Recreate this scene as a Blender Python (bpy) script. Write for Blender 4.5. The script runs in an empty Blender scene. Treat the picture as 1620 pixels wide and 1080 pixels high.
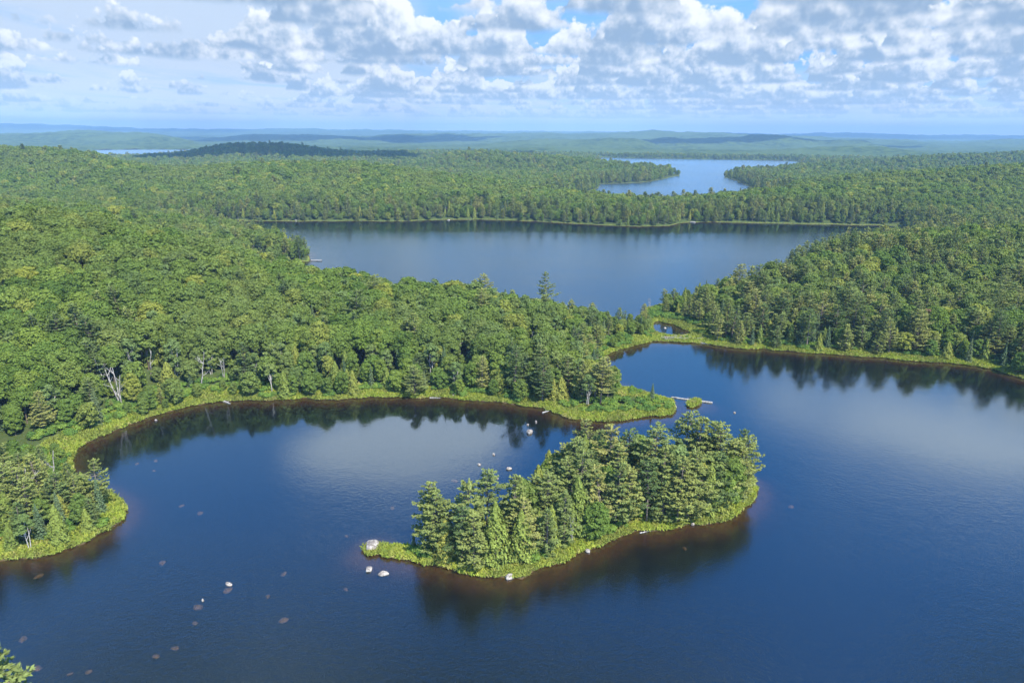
import bpy, math, random
import numpy as np
from mathutils import Matrix, Vector

# ------------------------------------------------------------------ camera
scene = bpy.context.scene
COL = scene.collection
CAM_H = 70.0
PITCH = math.radians(16.85)
ROLL = math.radians(0.40)
FPX = 1080.0            # focal length in photo pixels (photo 1620 wide)
fwd = Vector((0, math.cos(PITCH), -math.sin(PITCH)))
r0 = Vector((1, 0, 0)); u0 = r0.cross(fwd)
right = r0 * math.cos(ROLL) + u0 * math.sin(ROLL)
up = -r0 * math.sin(ROLL) + u0 * math.cos(ROLL)
cam_data = bpy.data.cameras.new('camera')
cam_data.sensor_width = 36.0
cam_data.lens = 36.0 * FPX / 1620.0
cam_data.clip_start = 0.5
cam_data.clip_end = 60000.0
cam = bpy.data.objects.new('camera', cam_data)
COL.objects.link(cam)
M = Matrix((right, up, -fwd)).transposed().to_4x4()
M.translation = Vector((0, 0, CAM_H))
cam.matrix_world = M
scene.camera = cam

# ------------------------------------------------------------------ sun and exposure
SUN_EL = math.radians(52)
SUN_AZ = math.radians(142)           # compass angle from +Y towards +X: behind the camera, to the right
to_sun = Vector((math.sin(SUN_AZ) * math.cos(SUN_EL), math.cos(SUN_AZ) * math.cos(SUN_EL), math.sin(SUN_EL)))
sd = bpy.data.lights.new('sun', 'SUN')
sd.energy = 5.0
sd.angle = math.radians(0.53)
sd.color = (1.0, 0.95, 0.84)
sun = bpy.data.objects.new('sun', sd)
COL.objects.link(sun)
sun.rotation_euler = to_sun.to_track_quat('Z', 'Y').to_euler()
sun.location = to_sun * 500

scene.view_settings.view_transform = 'Standard'
scene.view_settings.look = 'None'
scene.view_settings.gamma = 1.0
scene.view_settings.exposure = 0.85
scene.view_settings.use_curve_mapping = False
scene.render.engine = 'CYCLES'
cy = scene.cycles
cy.max_bounces = 6
cy.diffuse_bounces = 3
cy.glossy_bounces = 2
cy.transmission_bounces = 3
cy.transparent_max_bounces = 6
cy.volume_bounces = 0
cy.use_denoising = True
cy.use_adaptive_sampling = True
cy.adaptive_threshold = 0.015
cy.sample_clamp_indirect = 6.0


class NT:
    """thin helper for node trees"""
    def __init__(self, tree):
        self.t = tree
    def n(self, typ, inputs=None, **props):
        nd = self.t.nodes.new(typ)
        for k, v in props.items():
            setattr(nd, k, v)
        if inputs:
            for k, v in inputs.items():
                self.put(nd.inputs[k], v)
        return nd
    def put(self, sock, v):
        if isinstance(v, bpy.types.NodeSocket):
            self.t.links.new(v, sock)
        else:
            sock.default_value = v
    def m(self, op, a, b=None, c=None, clamp=False):
        nd = self.t.nodes.new('ShaderNodeMath')
        nd.operation = op
        nd.use_clamp = clamp
        self.put(nd.inputs[0], a)
        if b is not None:
            self.put(nd.inputs[1], b)
        if c is not None:
            self.put(nd.inputs[2], c)
        return nd.outputs[0]
    def ss(self, v, a, b, lo=0.0, hi=1.0):
        nd = self.t.nodes.new('ShaderNodeMapRange')
        nd.interpolation_type = 'SMOOTHSTEP'
        for i, x in enumerate((v, a, b, lo, hi)):
            self.put(nd.inputs[i], x)
        return nd.outputs[0]
    def comb(self, x, y, z):
        nd = self.t.nodes.new('ShaderNodeCombineXYZ')
        self.put(nd.inputs[0], x); self.put(nd.inputs[1], y); self.put(nd.inputs[2], z)
        return nd.outputs[0]
    def noise(self, vec, scale, detail=3, rough=0.5, w=None, dist=0.0):
        nd = self.t.nodes.new('ShaderNodeTexNoise')
        if vec is not None:
            self.put(nd.inputs['Vector'], vec)
        nd.inputs['Scale'].default_value = scale
        nd.inputs['Detail'].default_value = detail
        nd.inputs['Roughness'].default_value = rough
        nd.inputs['Distortion'].default_value = dist
        return nd.outputs['Fac']
    def mixc(self, f, a, b, blend='MIX'):
        nd = self.t.nodes.new('ShaderNodeMix')
        nd.data_type = 'RGBA'
        nd.blend_type = blend
        self.put(nd.inputs[0], f)
        self.put(nd.inputs[6], a if isinstance(a, bpy.types.NodeSocket) or len(a) == 4 else (*a, 1))
        self.put(nd.inputs[7], b if isinstance(b, bpy.types.NodeSocket) or len(b) == 4 else (*b, 1))
        return nd.outputs[2]
    def mixf(self, f, a, b):
        nd = self.t.nodes.new('ShaderNodeMix')
        nd.data_type = 'FLOAT'
        self.put(nd.inputs[0], f); self.put(nd.inputs[2], a); self.put(nd.inputs[3], b)
        return nd.outputs[0]


# ------------------------------------------------------------------ world: clear sky with fields of cumulus at 1 km
world = bpy.data.worlds.new('World')
scene.world = world
world.use_nodes = True
wt = world.node_tree
wt.nodes.clear()
W = NT(wt)
sky = W.n('ShaderNodeTexSky', sky_type='NISHITA', sun_disc=False, sun_elevation=SUN_EL, sun_rotation=SUN_AZ,
          altitude=400, air_density=1.0, dust_density=0.6, ozone_density=3.0)
SKY_STR = 0.13
tc = W.n('ShaderNodeTexCoord')
sep = W.n('ShaderNodeSeparateXYZ', {0: tc.outputs['Generated']})
dx, dy, dz = sep.outputs[0], sep.outputs[1], sep.outputs[2]
rh = W.m('MAXIMUM', W.m('SQRT', W.m('ADD', W.m('MULTIPLY', dx, dx), W.m('MULTIPLY', dy, dy))), 0.02)
tanE = W.m('DIVIDE', dz, rh)
ux = W.m('DIVIDE', dx, rh)
uy = W.m('DIVIDE', dy, rh)
hsv = W.n('ShaderNodeHueSaturation', {'Color': sky.outputs[0], 'Saturation': 1.25, 'Value': 1.55})
col = W.mixc(1.0, hsv.outputs[0], (0.50, 0.92, 1.12), 'MULTIPLY')
col = W.mixc(W.ss(tanE, 0.55, 0.12), col, tuple(c / SKY_STR for c in (0.135, 0.315, 0.61)))
# colours in the sky texture's own units (they are multiplied by SKY_STR)
K = 0.66 / SKY_STR
HAZE = (0.76 * K, 0.82 * K, 0.86 * K)
# thin high veil of cirrus, denser to the left
iz = W.m('DIVIDE', 1.0, W.m('MAXIMUM', dz, 0.03))
plan = W.comb(W.m('MULTIPLY', dx, iz), W.m('MULTIPLY', dy, iz), 0.0)      # plan position over a flat layer of height 1
mp = W.n('ShaderNodeMapping', {'Vector': plan, 'Scale': (0.40, 0.13, 1.0), 'Rotation': (0, 0, 0.35)})
ci = W.noise(mp.outputs[0], 1.0, 6, 0.62, dist=0.8)
leftness = W.ss(ux, 0.25, -0.35)
veil = W.m('MULTIPLY', W.ss(W.m('ADD', ci, W.m('MULTIPLY', leftness, 0.22)), 0.44, 0.78), W.ss(tanE, 0.55, 0.10, 0.12, 0.85))
col = W.mixc(veil, col, (0.60 * K, 0.67 * K, 0.76 * K))
# pale band at the horizon
col = W.mixc(W.ss(tanE, 0.115, -0.01, 0.0, 0.85), col, HAZE)
BASE = 1.0
SHELLS = [44, 36, 30, 25.2, 21.2, 18, 15.3, 13, 11.2, 9.7, 8.4, 7.3, 6.35, 5.5, 4.7]
for j, R in enumerate(SHELLS):
    px_, py_ = W.m('MULTIPLY', ux, R), W.m('MULTIPLY', uy, R)
    pz_ = W.m('MULTIPLY', tanE, R)
    p = W.comb(px_, py_, W.m('MULTIPLY', pz_, 1.0))
    sc = 0.86
    n1 = W.noise(p, sc, 7, 0.56)
    off = W.n('ShaderNodeVectorMath', {0: p, 1: (0.05, -0.04, 0.10)}, operation='ADD').outputs[0]
    n2 = W.noise(off, sc, 5, 0.56)
    pc = W.comb(px_, py_, 3.7 * j)
    cv = W.noise(pc, 0.21, 2, 0.5)
    hh = W.m('DIVIDE', W.m('SUBTRACT', pz_, BASE), 0.80)
    side = W.ss(ux, -0.36, 0.04, -0.004, 0.090)
    if R < 9:
        side = W.m('SUBTRACT', side, W.m('ADD', 0.022, W.m('MULTIPLY', W.ss(W.m('ABSOLUTE', W.m('SUBTRACT', ux, 0.235)), 0.10, 0.0), 0.085)))
    dens = W.m('ADD', W.m('SUBTRACT', n1, 0.475), W.m('ADD', W.m('MULTIPLY', W.m('SUBTRACT', cv, 0.5), 0.74), side))
    dens = W.m('SUBTRACT', dens, W.m('MULTIPLY', W.m('MAXIMUM', hh, 0.0), 0.235))
    alpha = W.m('MULTIPLY', W.ss(dens, 0.0, 0.028), W.ss(W.m('ADD', hh, W.m('MULTIPLY', W.m('SUBTRACT', n2, 0.5), 0.35)), -0.06, 0.05))
    lit = W.m('ADD', W.m('MULTIPLY', W.m('SUBTRACT', n1, n2), 7.0), W.m('ADD', W.m('MULTIPLY', hh, 1.15), 0.18))
    lit = W.m('SUBTRACT', lit, W.m('MULTIPLY', dens, 1.15))
    lit = W.ss(lit, -0.12, 0.94)
    fade = math.exp(-R / 34.0)
    dark = tuple(K * (c * fade + h * (1 - fade)) for c, h in zip((0.23, 0.34, 0.50), (0.46, 0.60, 0.77)))
    bright = tuple(K * (c * fade + h * (1 - fade)) for c, h in zip((1.0, 1.0, 1.0), (0.62, 0.72, 0.84)))
    cc = W.mixc(lit, dark, bright)
    al = W.m('MULTIPLY', alpha, 0.97 if R < 20 else 0.9 - (R - 20) * 0.012)
    col = W.mixc(al, col, cc)
# clouds overhead (seen in the lakes): soft patches on the plane of the bases
pn = W.noise(plan, 0.85, 6, 0.55)
patch = None
def plan_at(px, py):
    """plan position (cloud height = 1) of the sky that a level lake mirrors at photo pixel px, py"""
    d = right * ((px - 810) / FPX) + up * ((540 - py) / FPX) + fwd
    d.normalize()
    return d.x / -d.z, d.y / -d.z
for (qx, qy, rad, amp) in [(598, 700, 0.30, 0.17), (720, 690, 0.34, 0.20), (1135, 610, 0.25, 0.13), (1440, 690, 0.48, 0.19),
                           (1600, 720, 0.30, 0.12), (460, 725, 0.20, 0.15), (1350, 860, 0.35, 0.06), (230, 960, 0.2, 0.06), (1200, 980, 0.10, -0.05), (560, 560, 0.6, 0.05),
                           (1010, 600, 0.35, -0.22), (300, 740, 0.35, -0.15), (900, 740, 0.3, -0.1)]:
    cx, cy_ = plan_at(qx, qy)
    dd = W.n('ShaderNodeVectorMath', {0: plan, 1: (cx, cy_, 0.0)}, operation='DISTANCE').outputs[1]
    g = W.ss(dd, rad * 1.9, 0.0, 0.0, amp)
    patch = g if patch is None else W.m('ADD', patch, g)
ov = W.ss(W.m('ADD', W.m('MULTIPLY', pn, 0.70), W.m('MULTIPLY', patch, 1.75)), 0.42, 0.74)
ov = W.m('MULTIPLY', ov, W.ss(tanE, 0.20, 0.30))
col = W.mixc(W.m('MULTIPLY', ov, 0.92), col, (1.46 * K, 1.52 * K, 1.72 * K))
bg = W.n('ShaderNodeBackground', {'Color': col, 'Strength': SKY_STR})
wo = W.n('ShaderNodeOutputWorld', {'Surface': bg.outputs[0]})
world.cycles.sampling_method = 'MANUAL'
world.cycles.sample_map_resolution = 512

# ------------------------------------------------------------------ land and lake outlines (metres on the ground; traced with the camera's own geometry)
def ray(px, py):
    d = right * ((px - 810) / FPX) + up * ((540 - py) / FPX) + fwd
    return d
def P(px, py, z=0.0):
    d = ray(px, py)
    t = (z - CAM_H) / d.z
    return (d.x * t, d.y * t)
def D(px, dist):
    """ground point in the column of photo pixel px at forward distance dist"""
    d = ray(px, 400)
    return (d.x / d.y * dist, dist)
def tan_at(px, py):
    """(azimuth x/y, height/y) of the ray through a photo pixel"""
    d = ray(px, py)
    return d.x / d.y, d.z / d.y

LAKE = [(-900, -600), (-900, 20), (-300, 70), P(-160, 905), P(-60, 893), P(0, 888), P(60, 883), P(100, 870), P(140, 854), P(170, 838),
        P(190, 822), P(197, 808), P(193, 795), P(175, 782), P(150, 772), P(125, 762), P(112, 748), P(112, 730), P(120, 714), P(133, 704),
        P(155, 690), P(178, 682), P(200, 675), P(240, 659), P(290, 645), P(340, 637), P(400, 633), P(480, 631), P(560, 630), P(640, 629),
        P(700, 630), P(745, 633), P(790, 637), P(840, 643), P(866, 648), P(884, 656), P(900, 662), P(935, 667), P(985, 665), P(1030, 661),
        P(1060, 656), P(1068, 646), P(1062, 633), P(1040, 627), P(1010, 621), P(985, 612), P(968, 598), P(958, 582), P(955, 568), P(968, 557),
        P(1000, 548), P(1030, 543), P(1060, 540), P(1080, 541), P(1105, 543), P(1125, 546), P(1150, 549), P(1200, 553), P(1250, 556),
        P(1300, 560), P(1350, 562), P(1400, 566), P(1450, 571), P(1500, 575), P(1560, 583), P(1620, 598), P(1700, 610), (260, 160), (420, 90), (900, 60), (900, -600)]
POND = [P(1036, 514), P(1048, 510), P(1066, 513), P(1080, 519), P(1088, 524), P(1092, 529), P(1082, 531),
        P(1060, 531), P(1046, 529), P(1038, 523)]
MID = [P(330, 346.5), P(355, 348), P(400, 349), P(470, 350), P(560, 349), P(640, 350), P(690, 348), P(760, 347), P(850, 350), P(900, 353), P(960, 356.5),
       P(1010, 358.5), P(1060, 357), P(1085, 352.5), P(1110, 351), P(1150, 352), P(1250, 354), P(1330, 355), P(1420, 357), D(1450, 500), D(1420, 455),
       D(1330, 430), D(1275, 400), D(1248, 365), D(1232, 345), D(1215, 325), D(1190, 312), D(1150, 304), D(1110, 300), D(1075, 293), P(1050, 484), P(1040, 488), P(1027, 488), P(1020, 491),
       D(1008, 259), D(996, 252), D(975, 249), D(950, 251), D(920, 253), D(880, 258), D(840, 268), D(780, 276), D(700, 282), D(610, 290), D(530, 296),
       D(480, 318), D(440, 335), D(425, 352), D(432, 372), P(448, 416), P(470, 413.5), P(492, 413), P(493, 407), D(480, 425), D(440, 455), D(390, 490), D(340, 520)]
FARLAKE = [P(948, 249.3), P(1000, 250.6), P(1060, 251.5), P(1110, 252.3), P(1180, 253.2), P(1250, 254.6), P(1262, 256), D(1262, 1540), D(1211, 1400), D(1172, 1345), P(1148, 276),
           P(1146, 281), P(1160, 284), D(1200, 900), D(1180, 760), D(1130, 715), D(1080, 700), D(1020, 695), D(960, 710), D(900, 760), D(930, 900), P(948, 295), P(948, 291.3), P(985, 290), P(1012, 289),
           P(1030, 287), P(1050, 283), P(1074, 278), P(1077, 274), D(1060, 1345), D(1030, 1375), D(984, 1430), D(950, 1500)]
LEFTLAKE = [P(150, 237.5), P(190, 237), P(240, 236.5), P(300, 237), P(318, 238.5), P(320, 241), D(300, 2400), D(285, 1950), D(230, 1850), D(165, 1850), D(140, 2000), P(150, 244)]
ISLAND = [P(578, 871), P(590, 878), P(610, 882), P(640, 886), P(680, 893), P(720, 903), P(760, 911), P(800, 915), P(822, 913), P(850, 903), P(880, 892), P(910, 880),
          P(940, 868), P(970, 853), P(1000, 844), P(1050, 837), P(1100, 832), P(1140, 824), P(1172, 811), P(1190, 795), P(1197, 777), P(1191, 760),
          P(1160, 752), P(1100, 757), P(1040, 762), P(1000, 762), P(960, 752), P(920, 747), P(880, 750), P(855, 768), P(842, 800), P(800, 831),
          P(750, 849), P(700, 861), P(650, 867), P(610, 865), P(584, 862)]
ISLET = [P(1084, 641), P(1088, 635.5), P(1098, 633.5), P(1108, 635), P(1114, 639), P(1108, 643), P(1099, 645.5), P(1090, 644.5)]
CORNER = [(-61 + 8.5 * math.cos(a), 60.5 + 7 * math.sin(a)) for a in np.linspace(0, 2 * math.pi, 14, endpoint=False)]
WATERS = [LAKE, POND, MID, FARLAKE, LEFTLAKE]
LANDS = [ISLAND, ISLET, CORNER]


def hash2(ix, iy, seed):
    h = (ix.astype(np.int64) * 374761393 + iy.astype(np.int64) * 668265263 + seed * 974711) & 0xFFFFFFFF
    h = ((h ^ (h >> 13)) * 1274126177) & 0xFFFFFFFF
    return ((h ^ (h >> 16)) & 0xFFFFFF) / float(0xFFFFFF)
def vnoise(x, y, seed=0):
    ix, iy = np.floor(x), np.floor(y)
    fx, fy = x - ix, y - iy
    fx = fx * fx * (3 - 2 * fx); fy = fy * fy * (3 - 2 * fy)
    a = hash2(ix, iy, seed); b = hash2(ix + 1, iy, seed); c = hash2(ix, iy + 1, seed); d = hash2(ix + 1, iy + 1, seed)
    return (a * (1 - fx) + b * fx) * (1 - fy) + (c * (1 - fx) + d * fx) * fy
def fbm(x, y, oct=4, seed=0):
    s = 0; a = 1; t = 0
    for o in range(oct):
        s = s + a * vnoise(x * 2 ** o, y * 2 ** o, seed + o * 17); t += a; a *= 0.5
    return s / t

def poly_sd(x, y, poly, box=400.0):
    """distance to a polygon's outline (limited to box) and inside test"""
    p = np.array([(a[0], a[1]) for a in poly]); q = np.roll(p, -1, 0)
    dist = np.full(x.shape, 1e9); ins = np.zeros(x.shape, bool)
    for (x1, y1), (x2, y2) in zip(p, q):
        ex, ey = x2 - x1, y2 - y1
        t = np.clip(((x - x1) * ex + (y - y1) * ey) / (ex * ex + ey * ey + 1e-9), 0, 1)
        dist = np.minimum(dist, np.hypot(x - x1 - t * ex, y - y1 - t * ey))
        if y1 != y2:
            c = ((y1 > y) != (y2 > y)) & (x < (x2 - x1) * (y - y1) / (y2 - y1) + x1)
            ins ^= c
    return dist, ins

def shore(x, y, warp=True):
    """signed distance to the nearest shore: + on land, - on water"""
    if warp:
        r = np.hypot(x, y)
        a = np.clip(r / 130.0, 0.6, 3.2)
        wx = x + (vnoise(x / 3.1 / a, y / 3.1 / a, 5) - .5) * 1.5 * a + (vnoise(x / 1.1 / a, y / 1.1 / a, 8) - .5) * 0.5 * a
        wy = y + (vnoise(x / 3.1 / a, y / 3.1 / a, 6) - .5) * 1.5 * a + (vnoise(x / 1.1 / a, y / 1.1 / a, 9) - .5) * 0.5 * a
        x, y = wx, wy
    dist = np.full(x.shape, 1e9); water = np.zeros(x.shape, bool)
    for p in WATERS:
        d, i = poly_sd(x, y, p)
        dist = np.minimum(dist, d); water |= i
    for p in LANDS:
        d, i = poly_sd(x, y, p)
        dist = np.minimum(dist, d); water &= ~i
    return np.where(water, -dist, dist)

# ridges: silhouette points (photo px, photo py, forward distance), tree height on the crest, widths of the near and far slope
RIDGES = [
    ([(-500, 330, 380), (0, 312, 400), (60, 315, 400), (150, 320, 400), (250, 335, 405), (330, 345, 410), (380, 352, 412), (430, 363, 405), (485, 383, 395)], 17, 190, 110),
    ([(-700, 210, 950), (0, 225, 900), (100, 228, 880), (150, 236, 850), (200, 247, 820), (250, 256, 800), (290, 258, 800), (340, 254, 800), (400, 251, 820), (500, 248, 820), (560, 249, 820),
      (600, 254, 800), (650, 261, 780), (720, 272, 740), (800, 283, 700), (880, 291, 670), (950, 294, 660), (1060, 299, 650), (1095, 297, 655),
      (1140, 291, 670), (1200, 281, 700), (1300, 271, 730), (1400, 263, 760), (1500, 259, 790), (1620, 251, 820), (2300, 225, 900)], 20, 240, 230),
    ([(640, 262, 1500), (680, 252, 1480), (705, 242, 1480), (757, 237, 1470), (813, 241, 1450), (870, 243, 1430), (927, 247, 1400), (984, 250.5, 1370), (1030, 256, 1340), (1060, 261, 1320), (1072, 266, 1300)], 15, 220, 160),
    ([(1150, 266, 1270), (1170, 262, 1290), (1211, 260, 1330), (1268, 254, 1380), (1325, 249.5, 1450), (1381, 249, 1500), (1438, 245, 1500), (1500, 241, 1550), (1552, 240, 1600), (1620, 237, 1650), (2200, 225, 1800)], 20, 200, 300),
    ([(180, 252, 1750), (230, 248, 1750), (270, 246, 1750), (300, 241, 1750), (330, 234, 1760), (365, 229, 1780), (400, 227.5, 1800), (440, 228, 1800), (480, 232, 1800), (520, 239, 1800), (570, 242, 1800), (640, 240, 1900), (700, 240, 1950), (780, 243, 2000)], 12, 260, 260),
    ([(-600, 216, 4300), (0, 213, 4300), (60, 210, 4300), (130, 208, 4300), (200, 210, 4300), (250, 214, 4200), (280, 221, 4000), (320, 232, 3900), (380, 236, 3900)], 8, 700, 900),
    ([(300, 226, 5200), (340, 221, 5200), (400, 216.5, 5300), (450, 214.5, 5300), (520, 214.5, 5300), (560, 217, 5200), (600, 222, 5100), (650, 229, 5000), (720, 231, 4000), (800, 228, 3800), (900, 224, 3700), (1000, 222, 3700)], 5, 800, 900),
    ([(240, 222, 6600), (300, 218, 6600), (360, 219, 6600), (600, 220, 5600), (650, 221, 5600), (700, 219, 5600)], 5, 600, 600),
    ([(700, 240, 2700), (800, 236, 2700), (900, 237, 2700), (1000, 238, 2750), (1100, 239, 2750), (1200, 240, 2700), (1300, 236, 2700), (1380, 233, 2700), (1430, 238, 2600)], 8, 380, 420),
    ([(1020, 226, 4300), (1060, 221.5, 4300), (1110, 220.5, 4300), (1160, 218, 4300), (1200, 217, 4300), (1250, 218.5, 4300), (1300, 223, 4200), (1330, 221.5, 4000), (1360, 223, 4000), (1410, 233, 3900)], 8, 600, 600),
    ([(620, 216, 6200), (700, 213, 6200), (800, 213.5, 6200), (900, 212, 6200), (960, 211, 6200), (1030, 209, 6200), (1090, 212, 6200), (1160, 215, 6200), (1400, 222, 6000), (1500, 228, 5500), (1560, 226, 5500), (1620, 224, 5500), (2200, 220, 5600)], 5, 1500, 1200),
    ([(-900, 196, 10500), (0, 198, 10500), (60, 199, 10500), (150, 202, 10500), (220, 205, 10500), (330, 206, 10500), (470, 205, 10500), (560, 207, 10500), (700, 209, 10500), (850, 210, 10500), (1100, 211, 10500), (1230, 213.5, 10500),
      (1330, 212, 10500), (1420, 215, 10500), (1620, 216, 10500), (2500, 220, 10500)], 3, 2600, 2500),
]
RT = []
for pts, th, wf, wb in RIDGES:
    rows = []
    for (px, py, d) in pts:
        a, t = tan_at(px, py)
        rows.append((a, d, max(1.0, CAM_H + t * d - th)))
    RT.append((np.array(rows), wf, wb))
# low ground right of the brook and on the peninsula: (px, distance, height, rx, ry)
KNOLLS = [(1350, 330, 5, 60, 60), (1560, 345, 6, 90, 70), (700, 230, 1.5, 60, 30), (300, 235, 5, 60, 50), (80, 235, 9, 80, 60),
          (-200, 240, 14, 120, 90), (1000, 117, 1.0, 25, 8), (2000, 300, 12, 120, 90)]

def terrain(x, y):
    s = shore(x, y)
    far = np.clip((np.hypot(x, y) - 300) / 1500, 0, 1)
    land = np.maximum(s, 0)
    a = x / np.maximum(y, 20.0)
    h = np.zeros(x.shape)
    for rows, wf, wb in RT:
        zc = np.interp(a, rows[:, 0], rows[:, 2], left=0 if rows[0, 0] > -0.9 else rows[0, 2], right=0 if rows[-1, 0] < 0.9 else rows[-1, 2])
        dc = np.interp(a, rows[:, 0], rows[:, 1])
        # soften the ends
        e = 0.03
        if rows[0, 0] > -0.72: zc = zc + 0 * a; zc = np.where(a < rows[0, 0], rows[0, 2] * np.exp(-((a - rows[0, 0]) / e) ** 2), zc)
        if rows[-1, 0] < 0.72: zc = np.where(a > rows[-1, 0], rows[-1, 2] * np.exp(-((a - rows[-1, 0]) / e) ** 2), zc)
        u = (y - dc); u = np.where(u < 0, u / wf, u / wb)
        b = np.exp(-1.6 * u * u)
        b = np.where(y < 20, 0, b)
        h = np.maximum(h, zc * b) + 0.10 * np.minimum(h, zc * b)
    for (px, d, hh, rx, ry) in KNOLLS:
        cx, cyy = D(px, d)
        h = h + hh * np.exp(-((x - cx) / rx) ** 2 - ((y - cyy) / ry) ** 2)
    fac = 1 - np.exp(-np.maximum(land - 2, 0) / (22 + 70 * far))
    rough = (fbm(x / 55, y / 55, 3, 3) - .45) * 6 * (1 - far) + (fbm(x / 300, y / 300, 4, 4) - .45) * np.interp(np.hypot(x, y), [300, 2400, 4000], [0, 7, 60])
    h = h * fac + np.maximum(rough, -3) * np.clip((land - 12) / 50, 0, 1) * np.clip(h / 12, 0.15, 1)
    z = np.where(s > 0, 0.12 + np.minimum(land * 0.12, 0.9) + np.maximum(h, 0), -0.10 - np.minimum(np.maximum(-s, 0) * 0.20, 4.0))
    return z, s


def mesh_obj(name, verts, faces, mat=None, parent=None, smooth=False, link=True):
    me = bpy.data.meshes.new(name)
    v = np.asarray(verts, np.float32); f = np.asarray(faces, np.int32)
    me.vertices.add(len(v)); me.vertices.foreach_set('co', v.ravel())
    k = f.shape[1]
    me.loops.add(f.size); me.loops.foreach_set('vertex_index', f.ravel())
    me.polygons.add(len(f))
    me.polygons.foreach_set('loop_start', np.arange(0, f.size, k, dtype=np.int32))
    me.polygons.foreach_set('loop_total', np.full(len(f), k, np.int32))
    me.polygons.foreach_set('use_smooth', np.full(len(f), smooth))
    me.update(calc_edges=True)
    if mat is not None:
        for m_ in (mat if isinstance(mat, (list, tuple)) else [mat]):
            me.materials.append(m_)
    o = bpy.data.objects.new(name, me)
    if link:
        COL.objects.link(o)
    if parent is not None:
        o.parent = parent
    return o

def new_mat(name):
    m = bpy.data.materials.new(name)
    m.use_nodes = True
    m.node_tree.nodes.clear()
    return m, NT(m.node_tree)

# ------------------------------------------------------------------ ground: one sheet from the lake bed to the horizon
rr = np.concatenate([np.linspace(4, 60, 24)[:-1], 60 * np.exp(np.linspace(0, math.log(420 / 60), 300))[:-1], 420 * np.exp(np.linspace(0, math.log(2400 / 420), 240))[:-1], 2400 * np.exp(np.linspace(0, math.log(16000 / 2400), 170))])
az_d = np.radians(np.concatenate([np.linspace(-180, -60, 40)[:-1], np.linspace(-60, -40, 50)[:-1], np.linspace(-40, 40, 620)[:-1], np.linspace(40, 60, 50)[:-1], np.linspace(60, 180, 40)[:-1]]))
AZ, RR = np.meshgrid(az_d, rr)
gx = (np.sin(AZ) * RR).ravel(); gy = (np.cos(AZ) * RR).ravel()
gz, gs = terrain(gx, gy)
nr, na = RR.shape
i0 = np.arange(nr - 1)[:, None] * na + np.arange(na)[None, :]
i1 = np.arange(nr - 1)[:, None] * na + (np.arange(na)[None, :] + 1) % na
gf = np.stack([i0, i0 + na, i1 + na, i1], -1).reshape(-1, 4)[:, ::-1]
# canopy relief of the woods too far off for single trees
FAR_TREES = 2300.0
dist = np.hypot(gx, gy)
canopy = np.clip((dist - FAR_TREES + 150) / 300, 0, 1) * np.clip(gs / 15, 0, 1)
gz_far = gz + canopy * (8 + 6 * (vnoise(gx / 17, gy / 24, 41) - .5) + 5 * (vnoise(gx / 45, gy / 60, 42) - .5))
gmat, G = new_mat('ground')
geo = G.n('ShaderNodeNewGeometry')
pos = geo.outputs['Position']
at = G.n('ShaderNodeAttribute', attribute_name='shore')
s_ = at.outputs['Fac']
n1 = G.noise(pos, 0.9, 4, 0.6)
n2 = G.noise(pos, 0.06, 3, 0.5)
n3 = G.noise(pos, 4.0, 3, 0.6)
grass = G.mixc(G.ss(n1, 0.35, 0.65), (0.15, 0.19, 0.035), (0.085, 0.13, 0.026))
grass = G.mixc(G.ss(n2, 0.4, 0.62), grass, (0.19, 0.20, 0.05))
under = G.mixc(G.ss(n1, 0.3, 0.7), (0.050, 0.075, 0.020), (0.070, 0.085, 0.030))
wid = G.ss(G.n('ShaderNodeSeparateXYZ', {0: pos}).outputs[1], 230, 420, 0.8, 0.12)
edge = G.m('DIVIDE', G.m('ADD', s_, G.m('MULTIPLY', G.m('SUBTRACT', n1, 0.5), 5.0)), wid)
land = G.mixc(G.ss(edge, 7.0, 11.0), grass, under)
land = G.mixc(G.ss(s_, 0.5, 0.15), land, (0.10, 0.075, 0.04))
# far woods
n4 = G.noise(pos, 0.028, 5, 0.7)
n5 = G.noise(pos, 0.0022, 4, 0.55)
wood = G.mixc(G.ss(n4, 0.36, 0.66), (0.022, 0.042, 0.014), (0.085, 0.125, 0.036))
wood = G.mixc(G.ss(n5, 0.42, 0.62), wood, (0.070, 0.105, 0.038))
cdist = G.n('ShaderNodeVectorMath', {0: pos}, operation='LENGTH').outputs[1]
land = G.mixc(G.ss(cdist, FAR_TREES - 200, FAR_TREES + 50), land, wood)
# lake bed: brown sand and gravel at the edge, colour darkened further out for light the deeper water absorbs
bedn = G.ss(G.noise(pos, 1.6, 4, 0.65), 0.3, 0.7)
bed1 = G.mixc(bedn, (0.075, 0.042, 0.018), (0.040, 0.024, 0.011))
bed2 = G.mixc(bedn, (0.014, 0.009, 0.005), (0.009, 0.006, 0.004))
bed = G.mixc(G.ss(s_, -0.3, -5.0), bed1, bed2)
bed = G.mixc(G.ss(s_, -2.5, -9.0), bed, (0.004, 0.006, 0.009))
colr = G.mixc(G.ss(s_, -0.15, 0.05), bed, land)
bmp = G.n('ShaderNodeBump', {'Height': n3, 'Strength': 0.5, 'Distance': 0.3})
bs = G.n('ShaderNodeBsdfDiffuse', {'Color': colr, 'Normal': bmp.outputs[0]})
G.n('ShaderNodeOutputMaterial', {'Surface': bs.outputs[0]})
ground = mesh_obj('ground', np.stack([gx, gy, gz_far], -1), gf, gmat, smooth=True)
att = ground.data.attributes.new('shore', 'FLOAT', 'POINT')
att.data.foreach_set('value', gs.astype(np.float32))
ground['kind'] = 'structure'
ground['label'] = 'grassy shores, forest floor and brown lake bed'

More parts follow.
